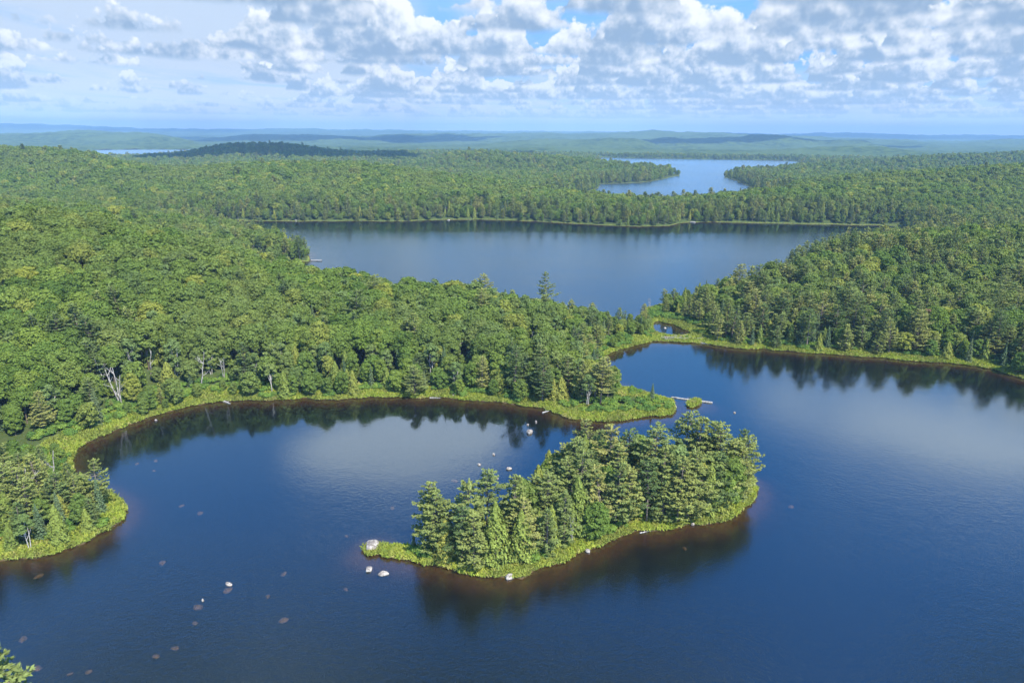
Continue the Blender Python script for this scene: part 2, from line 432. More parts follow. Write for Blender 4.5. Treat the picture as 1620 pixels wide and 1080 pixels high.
# ------------------------------------------------------------------ water
wmat, A = new_mat('water')
geo = A.n('ShaderNodeNewGeometry')
pos = geo.outputs['Position']
sepw = A.n('ShaderNodeSeparateXYZ', {0: pos})
mpn = A.n('ShaderNodeMapping', {'Vector': pos, 'Scale': (1.0, 1.0, 1.0), 'Rotation': (0, 0, 0.4)})
wind = A.noise(pos, 0.0045, 3, 0.5)                     # broad areas touched by the wind
streak = A.n('ShaderNodeMapping', {'Vector': pos, 'Scale': (0.006, 0.03, 1.0)})
wst = A.noise(streak.outputs[0], 1.0, 3, 0.5)
ydist = sepw.outputs[1]
mid_on = A.m('MULTIPLY', A.ss(ydist, 255, 285), A.ss(A.m('ADD', ydist, A.m('MULTIPLY', A.m('SUBTRACT', wst, 0.5), 90)), 545, 500))
far_on = A.ss(ydist, 820, 870)
near_on = A.ss(A.m('ADD', ydist, A.m('MULTIPLY', A.m('SUBTRACT', wst, 0.5), 60)), 150, 85)
windy = A.m('ADD', A.m('MULTIPLY', A.ss(wind, 0.35, 0.7), 0.35), A.m('ADD', A.m('MULTIPLY', mid_on, A.m('MULTIPLY', wst, 1.0)), A.m('ADD', far_on, A.m('MULTIPLY', near_on, 0.75))), clamp=False)
r1 = A.noise(mpn.outputs[0], 1.35, 3, 0.65)
r2 = A.noise(mpn.outputs[0], 0.35, 2, 0.5)
hgt = A.m('ADD', A.m('MULTIPLY', r1, 0.065), A.m('MULTIPLY', r2, 0.05))
bst = A.m('ADD', 0.10, A.m('MULTIPLY', windy, 0.62))
wb = A.n('ShaderNodeBump', {'Height': hgt, 'Strength': bst, 'Distance': 1.0})
ior = A.mixf(geo.outputs['Backfacing'], 2.15, 1 / 2.15)      # the same mirror share for light coming up out of the water
fr = A.n('ShaderNodeFresnel', {'IOR': ior, 'Normal': wb.outputs[0]})
rgh = A.m('ADD', 0.05, A.m('MULTIPLY', windy, 0.16))
gl = A.n('ShaderNodeBsdfGlossy', {'Color': (0.76, 0.92, 1.0, 1), 'Roughness': rgh, 'Normal': wb.outputs[0]})
tr = A.n('ShaderNodeBsdfTransparent', {'Color': (0.94, 0.82, 0.60, 1)})
body = A.n('ShaderNodeBsdfDiffuse', {'Color': (0.008, 0.014, 0.022, 1)})
under_ = A.n('ShaderNodeMixShader', {0: 0.12, 1: tr.outputs[0], 2: body.outputs[0]})
mx = A.n('ShaderNodeMixShader', {0: fr.outputs[0], 1: under_.outputs[0], 2: gl.outputs[0]})
A.n('ShaderNodeOutputMaterial', {'Surface': mx.outputs[0]})
# one level sheet, cut into rings only so that it is a clean mesh
aw = np.linspace(0, 2 * math.pi, 97)[:-1]
rw = np.array([30, 120, 400, 1200, 4000, 16000.0])
wv = [(0, 0, 0)] + [(r * math.cos(a), r * math.sin(a), 0) for r in rw for a in aw]
nW = len(aw)
me = bpy.data.meshes.new('lake_water')
fcs = [(0, 1 + i, 1 + (i + 1) % nW) for i in range(nW)]
for k in range(len(rw) - 1):
    for i in range(nW):
        a_, b_ = 1 + k * nW + i, 1 + k * nW + (i + 1) % nW
        fcs.append((a_, a_ + nW, b_ + nW, b_))
me.from_pydata(wv, [], fcs); me.materials.append(wmat); me.update()
water = bpy.data.objects.new('lake_water', me); COL.objects.link(water)
water['kind'] = 'structure'; water['label'] = 'dark blue lake water mirroring woods and clouds'

# ------------------------------------------------------------------ plant materials
def leaf_mat(name, stops, trans=0.28, tint_lo=0.68, tint_hi=1.28, patch=None, pscale=0.018):
    """colour differs from tree to tree (palette), from leaf spray to leaf spray (tint) and over the hillside (patch)"""
    m, T = new_mat(name)
    oi = T.n('ShaderNodeObjectInfo')
    rp = T.n('ShaderNodeValToRGB', {'Fac': oi.outputs['Random']})
    el = rp.color_ramp.elements
    while len(el) < len(stops):
        el.new(0.5)
    for e, (p_, c) in zip(el, stops):
        e.position = p_; e.color = (*c, 1)
    c = rp.outputs[0]
    if patch is not None:
        nz = T.noise(oi.outputs['Location'], pscale, 3, 0.6)
        c = T.mixc(T.m('MULTIPLY', T.ss(nz, 0.42, 0.62), 0.55), c, patch)
    tn = T.n('ShaderNodeAttribute', attribute_name='tint').outputs['Fac']
    f = T.n('ShaderNodeMapRange', {0: tn, 1: 0.0, 2: 1.0, 3: tint_lo, 4: tint_hi}).outputs[0]
    vm = T.n('ShaderNodeVectorMath', {0: c}, operation='SCALE'); T.put(vm.inputs['Scale'], f)
    c = vm.outputs[0]
    d = T.n('ShaderNodeBsdfDiffuse', {'Color': c})
    tc_ = T.mixc(1.0, c, (1.15, 1.2, 0.5), 'MULTIPLY')
    t = T.n('ShaderNodeBsdfTranslucent', {'Color': tc_})
    mxs = T.n('ShaderNodeMixShader', {0: trans, 1: d.outputs[0], 2: t.outputs[0]})
    T.n('ShaderNodeOutputMaterial', {'Surface': mxs.outputs[0]})
    return m

def bark_mat(name, c1, c2, scale=3.0, stretch=0.25):
    m, T = new_mat(name)
    g = T.n('ShaderNodeTexCoord')
    mp_ = T.n('ShaderNodeMapping', {'Vector': g.outputs['Object'], 'Scale': (1, 1, stretch)})
    nz = T.noise(mp_.outputs[0], scale, 4, 0.65)
    c = T.mixc(T.ss(nz, 0.38, 0.62), c1, c2)
    b = T.n('ShaderNodeBump', {'Height': nz, 'Strength': 0.6, 'Distance': 0.05})
    d = T.n('ShaderNodeBsdfDiffuse', {'Color': c, 'Normal': b.outputs[0]})
    T.n('ShaderNodeOutputMaterial', {'Surface': d.outputs[0]})
    return m

M_BROAD = leaf_mat('broadleaf_foliage', [(0.0, (0.112, 0.180, 0.036)), (0.25, (0.175, 0.245, 0.048)), (0.5, (0.135, 0.208, 0.046)), (0.72, (0.215, 0.275, 0.052)), (0.86, (0.145, 0.205, 0.062)), (0.97, (0.300, 0.320, 0.060))], trans=0.38, patch=(0.200, 0.235, 0.070))
M_BIRCH = leaf_mat('birch_foliage', [(0.0, (0.155, 0.215, 0.065)), (0.5, (0.175, 0.235, 0.080)), (1.0, (0.21, 0.255, 0.070))])
M_PINE = leaf_mat('pine_needles', [(0.0, (0.110, 0.160, 0.054)), (0.35, (0.185, 0.228, 0.070)), (0.7, (0.240, 0.270, 0.076)), (1.0, (0.310, 0.305, 0.092))], trans=0.18, tint_lo=0.6, tint_hi=1.3)
M_CEDAR = leaf_mat('cedar_sprays', [(0.0, (0.165, 0.215, 0.050)), (0.5, (0.220, 0.260, 0.055)), (1.0, (0.270, 0.275, 0.060))], trans=0.15, tint_lo=0.6, tint_hi=1.3)
M_SPRUCE = leaf_mat('spruce_needles', [(0.0, (0.090, 0.140, 0.065)), (0.6, (0.115, 0.165, 0.080)), (1.0, (0.150, 0.185, 0.080))], trans=0.12, tint_lo=0.65, tint_hi=1.25)
M_RUST = leaf_mat('dead_needles', [(0.0, (0.30, 0.14, 0.075)), (1.0, (0.27, 0.16, 0.10))], trans=0.1)
M_SHRUB = leaf_mat('shrub_leaves', [(0.0, (0.09, 0.17, 0.040)), (0.5, (0.14, 0.23, 0.045)), (1.0, (0.21, 0.29, 0.050))])
M_SEDGE = leaf_mat('sedge_blades', [(0.0, (0.20, 0.26, 0.040)), (0.5, (0.30, 0.36, 0.050)), (0.8, (0.38, 0.41, 0.065)), (1.0, (0.38, 0.33, 0.12))], patch=(0.17, 0.19, 0.055), pscale=0.13)
B_BROWN = bark_mat('brown_bark', (0.10, 0.075, 0.055), (0.19, 0.155, 0.125))
B_PINE = bark_mat('pine_bark', (0.13, 0.105, 0.085), (0.24, 0.20, 0.17))
B_BIRCH = bark_mat('birch_bark', (0.25, 0.22, 0.20), (0.58, 0.56, 0.52), 2.0, 3.0)
B_DEAD = bark_mat('weathered_wood', (0.20, 0.18, 0.16), (0.46, 0.43, 0.39), 4.0, 0.2)


class Geo:
    """collects quads and their leaf tint"""
    def __init__(self):
        self.v = []; self.f = []; self.t = []; self.mi = []; self.n = 0
    def add(self, v, f, t, mi=0):
        v = np.asarray(v, float); f = np.asarray(f, int)
        self.v.append(v); self.f.append(f + self.n); self.t.append(np.broadcast_to(t, (len(v),)).copy()); self.mi.append(np.full(len(f), mi)); self.n += len(v)
    def leaves(self, c, nrm, tdir, w, l, tint, mi=0, flat=0.0):
        c = np.asarray(c); n_ = len(c)
        nrm = nrm / (np.linalg.norm(nrm, axis=1, keepdims=True) + 1e-9)
        tdir = tdir - nrm * (tdir * nrm).sum(1, keepdims=True)
        tdir = tdir / (np.linalg.norm(tdir, axis=1, keepdims=True) + 1e-9)
        b = np.cross(nrm, tdir)
        w = np.broadcast_to(w, (n_,))[:, None]; l = np.broadcast_to(l, (n_,))[:, None]
        v = np.stack([c + tdir * l / 2, c + b * w / 2 + nrm * w * flat, c - tdir * l / 2, c - b * w / 2 + nrm * w * flat], 1).reshape(-1, 3)
        f = np.arange(4 * n_).reshape(-1, 4)
        self.add(v, f, np.repeat(tint, 4), mi)
    def tube(self, pts, rad, sides=6, mi=0, tint=0.5):
        pts = np.asarray(pts, float); k = len(pts)
        vs = []
        for i in range(k):
            d = pts[min(i + 1, k - 1)] - pts[max(i - 1, 0)]
            d = d / (np.linalg.norm(d) + 1e-9)
            a = np.cross(d, (0.3, 0.9, 0.1)); a /= np.linalg.norm(a) + 1e-9
            b = np.cross(d, a)
            th = np.arange(sides) * 2 * math.pi / sides
            vs.append(pts[i] + rad[i] * (np.cos(th)[:, None] * a + np.sin(th)[:, None] * b))
        f = []
        for i in range(k - 1):
            for s in range(sides):
                s2 = (s + 1) % sides
                f.append((i * sides + s, i * sides + s2, (i + 1) * sides + s2, (i + 1) * sides + s))
        self.add(np.concatenate(vs), f, tint, mi)
    def build(self, name, mats, link=False, smooth=False):
        o = mesh_obj(name, np.concatenate(self.v), np.concatenate(self.f), mats, link=link, smooth=smooth)
        a = o.data.attributes.new('tint', 'FLOAT', 'POINT')
        a.data.foreach_set('value', np.concatenate(self.t).astype(np.float32))
        mi = np.concatenate(self.mi).astype(np.int32)
        if mi.any():
            o.data.polygons.foreach_set('material_index', mi)
        return o

def rdir(rng, n):
    v = rng.normal(size=(n, 3))
    return v / np.linalg.norm(v, axis=1, keepdims=True)

def broadleaf(seed, H=14.0, R=4.0, f=1.0, birch=False, low=False):
    """-> (crown Geo, trunk Geo)"""
    rng = np.random.default_rng(seed)
    cr, tr_ = Geo(), Geo()
    nl = int(rng.integers(20, 29)) if not birch else 13
    zc, zr = H * (0.62 if not birch else 0.66), H * (0.30 if not birch else 0.32)
    if low:
        nl += 6; zc, zr = H * .52, H * .44
    lob = []
    for i in range(nl):
        u = (i + 0.5) / nl
        cz = 1 - (1.78 if low else 1.55) * u
        a = i * 2.39996 + rng.uniform(-.5, .5)
        rad = math.sqrt(max(0.0, 1 - cz * cz)) * rng.uniform(.75, 1.08)
        lr = R * rng.uniform(.24, .46)
        lob.append((np.array([math.cos(a) * rad * (R - lr * .8), math.sin(a) * rad * (R - lr * .8), zc + cz * (zr - lr * .35) * rng.uniform(.85, 1.12)]), lr))
    nlv = int((210 if not birch else 125) * f); ls = (0.50 if not birch else 0.44) / math.sqrt(f)
    for c, lr in lob:
        d = rdir(rng, nlv)
        d[:, 2] = np.where(d[:, 2] < -0.35, -d[:, 2] * .8, d[:, 2])
        d /= np.linalg.norm(d, axis=1, keepdims=True)
        bump = 1 + 0.16 * np.sin(d[:, 0] * 7 + seed) * np.sin(d[:, 1] * 6 + 1) + 0.12 * np.sin(d[:, 2] * 9 + d[:, 0] * 5)
        rr_ = lr * rng.uniform(.70, 1.12, nlv) * bump
        p = c + d * rr_[:, None] * np.array([1.05, 1.05, .82])
        nrm = d + rng.normal(size=d.shape) * .45 + np.array([0, 0, .25])
        base_t = rng.uniform(.3, .7)
        cr.leaves(p, nrm, rng.normal(size=d.shape), ls * rng.uniform(.7, 1.2, nlv), ls * rng.uniform(.9, 1.5, nlv), np.clip(base_t + rng.normal(size=nlv) * .2, 0, 1), flat=.15)
    stems = 1 if not birch else 2
    for s in range(stems):
        bx, by = (0, 0) if s == 0 else (.5, .3)
        k = 6
        zz = np.linspace(-.3, H * .72, k)
        lean = rng.normal(size=2) * .25
        pts = np.stack([bx + lean[0] * zz / 4 + rng.normal(size=k) * .08, by + lean[1] * zz / 4 + rng.normal(size=k) * .08, zz], 1)
        r0_ = H * (.016 if not birch else .012)
        tr_.tube(pts, np.linspace(r0_, r0_ * .4, k), 7)
    for c, lr in lob[2::2]:
        st = np.array([0, 0, H * rng.uniform(.3, .5)])
        mid_ = (st + c) / 2 + np.array([0, 0, -.3])
        tr_.tube([st, mid_, c], [H * .008, H * .006, H * .002], 5)
    return cr, tr_

def pine(seed, H=16.0, f=1.0, ragged=0.3, spread=1.0, bare=0.18):
    rng = np.random.default_rng(seed)
    cr, tr_ = Geo(), Geo()
    k = 9
    zz = np.linspace(-.3, H, k)
    bend = rng.normal(size=2) * .25
    pts = np.stack([bend[0] * (zz / H) ** 2 * 2, bend[1] * (zz / H) ** 2 * 2, zz], 1)
    tr_.tube(pts, np.linspace(H * .017, .03, k), 7)
    z = H * bare
    C_, N_, T_, W_, L_, Q_ = [], [], [], [], [], []
    while z < H * .97:
        u = z / H
        prof = (0.62 + .38 * min(1, (u - bare) / .22 + .1)) * (1 - u) ** .62 * 1.18
        nb = int(rng.integers(4, 7))
        a0 = rng.uniform(0, 6.28)
        wl = prof * H * .265 * spread * rng.uniform(1 - ragged, 1 + ragged * .6)
        wt = rng.uniform(.25, .75)
        for b in range(nb):
            if rng.uniform() < ragged * .35:
                continue
            a = a0 + b * 6.283 / nb + rng.uniform(-.3, .3)
            L = max(.35, wl * rng.uniform(.72, 1.15))
            ca, sa = math.cos(a), math.sin(a)
            el = rng.uniform(-.02, .20) + .5 * max(0, u - .72)
            c0 = np.array([np.interp(z, zz, pts[:, 0]), np.interp(z, zz, pts[:, 1]), z])
            tip = c0 + np.array([ca * L, sa * L, L * el + .10 * L])
            midp = c0 + np.array([ca * L * .55, sa * L * .55, L * el * .45 - .02 * L])
            if L > 1.0:
                tr_.tube([c0, midp, tip], [.05, .035, .012], 4)
            nc = max(3, int(L * 7.5 * f))
            t = rng.uniform(.22, 1.0, nc) ** .8
            lat = rng.uniform(-1, 1, nc) * L * .27 * np.sin(np.clip(t, 0, 1) * 2.6 + .25)
            bx = c0[0] + ca * L * t - sa * lat; by = c0[1] + sa * L * t + ca * lat
            bz = c0[2] + L * (el * t + .10 * t * t) - .1 * np.abs(lat) + rng.normal(size=nc) * .05
            base = np.stack([bx, by, bz], 1)
            for q in range(4):
                th = a + rng.uniform(-1.1, 1.1, nc)
                dr = np.stack([np.cos(th), np.sin(th), rng.uniform(-.05, .65, nc)], 1)
                ln = .52 / math.sqrt(f) * rng.uniform(.7, 1.3, nc)
                C_.append(base + dr * ln[:, None] * .4)
                nn = rng.normal(size=(nc, 3)) * .45; nn[:, 2] += 1
                N_.append(nn); T_.append(dr); L_.append(ln); W_.append(ln * .42)
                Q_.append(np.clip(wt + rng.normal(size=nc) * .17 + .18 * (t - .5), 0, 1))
        z += rng.uniform(.55, .95) * H / 16
    nt = int(40 * f) + 8
    th = rng.uniform(0, 6.28, nt); zt = H * rng.uniform(.9, 1.01, nt)
    rr_ = (H * 1.02 - zt) * .28
    C_.append(np.stack([pts[-1, 0] + np.cos(th) * rr_, pts[-1, 1] + np.sin(th) * rr_, zt], 1)); N_.append(np.stack([np.cos(th), np.sin(th), np.full(nt, .8)], 1))
    T_.append(np.stack([np.cos(th) * .4, np.sin(th) * .4, np.ones(nt)], 1)); L_.append(np.full(nt, .5 / math.sqrt(f))); W_.append(np.full(nt, .22 / math.sqrt(f))); Q_.append(rng.uniform(.4, .9, nt))
    cr.leaves(np.concatenate(C_), np.concatenate(N_), np.concatenate(T_), np.concatenate(W_), np.concatenate(L_), np.concatenate(Q_))
    return cr, tr_

def conifer(seed, H=10.0, R=1.9, f=1.0, kind='cedar'):
    rng = np.random.default_rng(seed)
    cr, tr_ = Geo(), Geo()
    tr_.tube([(0, 0, -.3), (.05, 0, H * .5), (0, .04, H * .97)], [H * .015, H * .01, .02], 6)
    C_, N_, T_, W_, L_, Q_ = [], [], [], [], [], []
    if kind == 'cedar':
        n_ = int(3000 * f)
        u = rng.uniform(0, 1, n_) ** 1.35
        th = rng.uniform(0, 6.283, n_)
        prof = (1 - u) ** .72 * (.70 + .30 * np.clip(u / .14, 0, 1))
        lump = 1 + .17 * np.sin(th * 5 + u * 16 + seed) + .15 * np.sin(th * 3 - u * 27 + seed * 2) + .08 * np.sin(th * 11 + u * 45)
        r_ = R * prof * lump * rng.uniform(.72, 1.05, n_) + .04
        C_ = np.stack([np.cos(th) * r_, np.sin(th) * r_, H * (.03 + .97 * u) + rng.normal(size=n_) * .1], 1)
        N_ = np.stack([np.cos(th), np.sin(th), np.full(n_, .45)], 1) + rng.normal(size=(n_, 3)) * .45
        T_ = np.stack([np.cos(th) * .5, np.sin(th) * .5, np.ones(n_)], 1) + rng.normal(size=(n_, 3)) * .25
        s = 1 / math.sqrt(f)
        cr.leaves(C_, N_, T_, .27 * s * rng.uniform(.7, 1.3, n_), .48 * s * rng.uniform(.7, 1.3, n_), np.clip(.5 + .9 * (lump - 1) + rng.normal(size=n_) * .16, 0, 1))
    else:
        z = H * .04
        while z < H * .97:
            u = z / H
            nb = int(rng.integers(7, 10)) if f > .6 else 6
            a0 = rng.uniform(0, 6.28)
            for b in range(nb):
                a = a0 + b * 6.283 / nb + rng.uniform(-.2, .2)
                L = R * (1 - u) ** .85 * rng.uniform(.75, 1.15) + .08
                nc = max(3, int(L * 11 * f))
                t = rng.uniform(.15, 1, nc)
                lat = rng.uniform(-1, 1, nc) * .28 * L * (1.1 - t * .6)
                x_ = math.cos(a) * L * t - math.sin(a) * lat; y_ = math.sin(a) * L * t + math.cos(a) * lat
                z_ = z - .22 * L * t + .12 * L * t * t + rng.normal(size=nc) * .04
                C_.append(np.stack([x_, y_, z_], 1))
                nn = rng.normal(size=(nc, 3)) * .35; nn[:, 2] += 1; nn[:, 0] += .35 * math.cos(a); nn[:, 1] += .35 * math.sin(a)
                N_.append(nn); T_.append(np.tile([math.cos(a), math.sin(a), -.1], (nc, 1)) + rng.normal(size=(nc, 3)) * .35)
                s = .36 / math.sqrt(f) * rng.uniform(.8, 1.3, nc)
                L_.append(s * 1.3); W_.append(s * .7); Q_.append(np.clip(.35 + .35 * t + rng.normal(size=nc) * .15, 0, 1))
            z += .34 * H / 10
        nt = 14
        th = rng.uniform(0, 6.28, nt); zt = H * rng.uniform(.93, 1.02, nt); rr_ = (H * 1.03 - zt) * .2
        C_.append(np.stack([np.cos(th) * rr_, np.sin(th) * rr_, zt], 1)); N_.append(np.stack([np.cos(th), np.sin(th), np.full(nt, .4)], 1))
        T_.append(np.tile([0, 0, 1.0], (nt, 1))); L_.append(np.full(nt, .4)); W_.append(np.full(nt, .16)); Q_.append(rng.uniform(.4, .8, nt))
        cr.leaves(np.concatenate(C_), np.concatenate(N_), np.concatenate(T_), np.concatenate(W_), np.concatenate(L_), np.concatenate(Q_))
    return cr, tr_

def snag(seed, H=12.0, stems=1, fork=True):
    rng = np.random.default_rng(seed)
    g, br = Geo(), Geo()
    for s in range(stems):
        a = rng.uniform(0, 6.28)
        lean = rng.uniform(.04, .22)
        hs = H * rng.uniform(.75, 1.0) if s else H
        zz = np.linspace(-.3, hs, 7)
        off = np.array([math.cos(a) * .5, math.sin(a) * .5]) * (s > 0)
        wob = np.cumsum(rng.normal(size=(7, 2)) * .10, 0)
        pts = np.stack([off[0] + math.cos(a) * lean * zz + wob[:, 0], off[1] + math.sin(a) * lean * zz + wob[:, 1], zz], 1)
        g.tube(pts, np.linspace(.24, .07, 7), 7)
        for b in range(5 if fork else 3):
            i = int(rng.integers(2, 6)); a2 = rng.uniform(0, 6.28); L = rng.uniform(1.2, 3.2)
            d = np.array([math.cos(a2), math.sin(a2), rng.uniform(.5, 1.4)]); d /= np.linalg.norm(d)
            p0 = pts[i]
            br.tube([p0, p0 + d * L * .5 + rng.normal(size=3) * .1, p0 + d * L + np.array([0, 0, .2])], [.10, .07, .03], 5)
            d2 = d + rng.normal(size=3) * .5
            br.tube([p0 + d * L * .5, p0 + d * L * .5 + d2 * L * .4], [.06, .02], 4)
    return br, g

def shrub(seed, R=1.0, H=1.3, f=1.0):
    rng = np.random.default_rng(seed)
    g, st = Geo(), Geo()
    for i in range(5):
        c = np.array([rng.uniform(-.5, .5) * R, rng.uniform(-.5, .5) * R, H * rng.uniform(.35, .6)])
        n_ = int(70 * f); d = rdir(rng, n_); d[:, 2] = np.abs(d[:, 2]) * 1.0 - .15
        p = c + d * R * .5 * rng.uniform(.7, 1.1, n_)[:, None]
        p[:, 2] = np.maximum(p[:, 2], .05)
        g.leaves(p, d + rng.normal(size=d.shape) * .5 + np.array([0, 0, .3]), rng.normal(size=d.shape), .20, .30, np.clip(rng.normal(size=n_) * .2 + .5, 0, 1))
    for i in range(5):
        a = rng.uniform(0, 6.28)
        st.tube([(0, 0, -.1), (math.cos(a) * R * .4, math.sin(a) * R * .4, H * .6)], [.04, .015], 4)
    return g, st

def sedge(seed, n_=34, H=.55, R=.7):
    rng = np.random.default_rng(seed)
    g = Geo()
    a = rng.uniform(0, 6.28, n_); r_ = R * np.sqrt(rng.uniform(0, 1, n_))
    dr = np.stack([np.cos(a) * .45 + rng.normal(size=n_) * .3, np.sin(a) * .45 + rng.normal(size=n_) * .3, np.ones(n_)], 1)
    h = H * rng.uniform(.6, 1.3, n_)
    c = np.stack([np.cos(a) * r_, np.sin(a) * r_, h * .45], 1)
    g.leaves(c, rdir(rng, n_) * np.array([1, 1, .5]) + np.array([0, -.2, .7]), dr, .17, h * 1.15, np.clip(rng.normal(size=n_) * .22 + .5, 0, 1))
    return g

def merged(pair, mats, name):
    cr, tr_ = pair
    g = Geo()
    g.v, g.f, g.t, g.mi, g.n = list(cr.v), list(cr.f), list(cr.t), list(cr.mi), cr.n
    for v, f, t in zip(tr_.v, tr_.f, tr_.t):
        pass
    off = g.n
    for v, f, t in zip(tr_.v, tr_.f, tr_.t):
        g.v.append(v); g.f.append(f + off); g.t.append(t); g.mi.append(np.full(len(f), 1)); g.n += len(v)
    return g.build(name, mats)

# ------------------------------------------------------------------ one of each kind, with crown and trunk
KIND = {}
def reg(kind, mats, gens):
    KIND[kind] = []
    for pair in gens:
        cr, tr_ = pair
        KIND[kind].append((cr.build('crown', [mats[0]]).data, tr_.build('trunk', [mats[1]], smooth=True).data))
reg('broadleaf_tree', (M_BROAD, B_BROWN), [broadleaf(s, 14, r) for s, r in ((1, 4.2), (2, 3.8), (3, 4.5), (4, 3.6), (5, 4.1), (6, 3.9))] + [broadleaf(s, 11, r, low=True) for s, r in ((7, 3.1), (8, 2.8), (9, 3.4), (10, 2.6))])
reg('birch_tree', (M_BIRCH, B_BIRCH), [broadleaf(s, 13, 2.7, 1.0, True, s == 12) for s in (11, 12, 13)])
reg('white_pine', (M_PINE, B_PINE), [pine(21, 16, spread=1.1), pine(22, 16, ragged=.55, spread=1.25), pine(23, 15, ragged=.25, spread=.95, bare=.06), pine(24, 17, ragged=.6, spread=1.35, bare=.3), pine(25, 14, ragged=.35, spread=1.2, bare=.04), pine(26, 15, ragged=.45, spread=1.1), pine(27, 13, ragged=.3, spread=1.5, bare=.1)])
reg('cedar_tree', (M_CEDAR, B_BROWN), [conifer(31, 10, 2.5), conifer(32, 9, 2.6), conifer(33, 10, 2.2), conifer(34, 8, 2.7)])
reg('spruce_tree', (M_SPRUCE, B_BROWN), [conifer(41, 11, 1.9, 1, 'spruce'), conifer(42, 10, 1.5, 1, 'spruce')])
reg('dead_conifer', (M_RUST, B_DEAD), [conifer(51, 9, 1.1, .35, 'spruce'), pine(52, 12, .3, .5, .55)])
reg('dead_tree', (B_DEAD, B_DEAD), [snag(61, 13, 1), snag(62, 12, 3), snag(63, 10, 1, False), snag(64, 11, 2)])
PROTO_H = {'broadleaf_tree': 14, 'birch_tree': 13, 'white_pine': 16, 'cedar_tree': 10, 'spruce_tree': 10.5, 'dead_conifer': 10, 'dead_tree': 12}

def protos(name, objs):
    c = bpy.data.collections.new(name)
    for i, o in enumerate(objs):
        o.name = '%s_%02d' % (name, i)
        c.objects.link(o)
    return c
LOD = {
    ('broad', 1): protos('broadleaf_mid', [merged(broadleaf(s, 14, r, .38), [M_BROAD, B_BROWN], 'b') for s, r in ((71, 4.2), (72, 3.8), (73, 4.4), (74, 4.0), (75, 3.7))] + [merged(broadleaf(76, 13, 2.9, .5, True), [M_BIRCH, B_BIRCH], 'b')] + [merged(broadleaf(s, 11.5, r, .38, low=True), [M_BROAD, B_BROWN], 'b') for s, r in ((77, 3.2), (78, 2.8), (79, 3.5))]),
    ('broad', 2): protos('broadleaf_far', [merged(broadleaf(s, 14, r, .13), [M_BROAD, B_BROWN], 'b') for s, r in ((81, 4.3), (82, 4.0), (83, 4.6), (84, 4.1))] + [merged(broadleaf(s, 11.5, r, .13, low=True), [M_BROAD, B_BROWN], 'b') for s, r in ((86, 3.2), (87, 3.6))]),
    ('pine', 1): protos('conifer_mid', [merged(pine(91, 16, .4), [M_PINE, B_PINE], 'p'), merged(pine(92, 15, .4, .4), [M_PINE, B_PINE], 'p'), merged(pine(93, 14, .4, .25, 1.0, .06), [M_PINE, B_PINE], 'p'), merged(conifer(94, 12, 1.9, .4, 'spruce'), [M_SPRUCE, B_BROWN], 'p'), merged(conifer(95, 11, 2.0, .35), [M_CEDAR, B_BROWN], 'p')]),
    ('pine', 2): protos('conifer_far', [merged(pine(101, 16, .16, spread=1.1), [M_PINE, B_PINE], 'p'), merged(conifer(102, 14, 2.2, .16, 'spruce'), [M_SPRUCE, B_BROWN], 'p'), merged(pine(103, 14, .16, spread=1.0), [M_PINE, B_PINE], 'p')]),
}

def scatter(name, label, pts, col_protos, rot, scl, zs=None, idx=None):
    """one mass of plants too many to count, as one object"""
    n_ = len(pts)
    me = bpy.data.meshes.new(name)
    me.vertices.add(n_); me.vertices.foreach_set('co', np.asarray(pts, np.float32).ravel())
    a = me.attributes.new('turn', 'FLOAT', 'POINT'); a.data.foreach_set('value', np.asarray(rot, np.float32))
    a = me.attributes.new('size', 'FLOAT_VECTOR', 'POINT')
    scl = np.asarray(scl, np.float32); zs = scl if zs is None else np.asarray(zs, np.float32)
    a.data.foreach_set('vector', np.stack([scl, scl, zs], 1).astype(np.float32).ravel())
    a = me.attributes.new('pick', 'INT', 'POINT'); a.data.foreach_set('value', np.asarray(idx, np.int32))
    o = bpy.data.objects.new(name, me); COL.objects.link(o)
    ng = bpy.data.node_groups.new(name, 'GeometryNodeTree')
    ng.interface.new_socket('Geometry', in_out='INPUT', socket_type='NodeSocketGeometry')
    ng.interface.new_socket('Geometry', in_out='OUTPUT', socket_type='NodeSocketGeometry')
    T = NT(ng)
    gi = T.n('NodeGroupInput'); go = T.n('NodeGroupOutput')
    ci_ = T.n('GeometryNodeCollectionInfo'); ci_.inputs[0].default_value = col_protos
    ci_.inputs['Separate Children'].default_value = True; ci_.inputs['Reset Children'].default_value = True
    na_ = T.n('GeometryNodeInputNamedAttribute', data_type='FLOAT'); na_.inputs[0].default_value = 'turn'
    nb_ = T.n('GeometryNodeInputNamedAttribute', data_type='FLOAT_VECTOR'); nb_.inputs[0].default_value = 'size'
    nc_ = T.n('GeometryNodeInputNamedAttribute', data_type='INT'); nc_.inputs[0].default_value = 'pick'
    out = lambda nd: next(s for s in nd.outputs if s.enabled and s.name == 'Attribute')
    cx = T.n('ShaderNodeCombineXYZ'); ng.links.new(out(na_), cx.inputs[2])
    ip = T.n('GeometryNodeInstanceOnPoints')
    ng.links.new(gi.outputs[0], ip.inputs['Points']); ng.links.new(ci_.outputs[0], ip.inputs['Instance'])
    ip.inputs['Pick Instance'].default_value = True
    ng.links.new(out(nc_), ip.inputs['Instance Index'])
    ng.links.new(cx.outputs[0], ip.inputs['Rotation']); ng.links.new(out(nb_), ip.inputs['Scale'])
    ng.links.new(ip.outputs[0], go.inputs[0])
    md = o.modifiers.new('scatter', 'NODES'); md.node_group = ng
    o['kind'] = 'stuff'; o['label'] = label
    return o

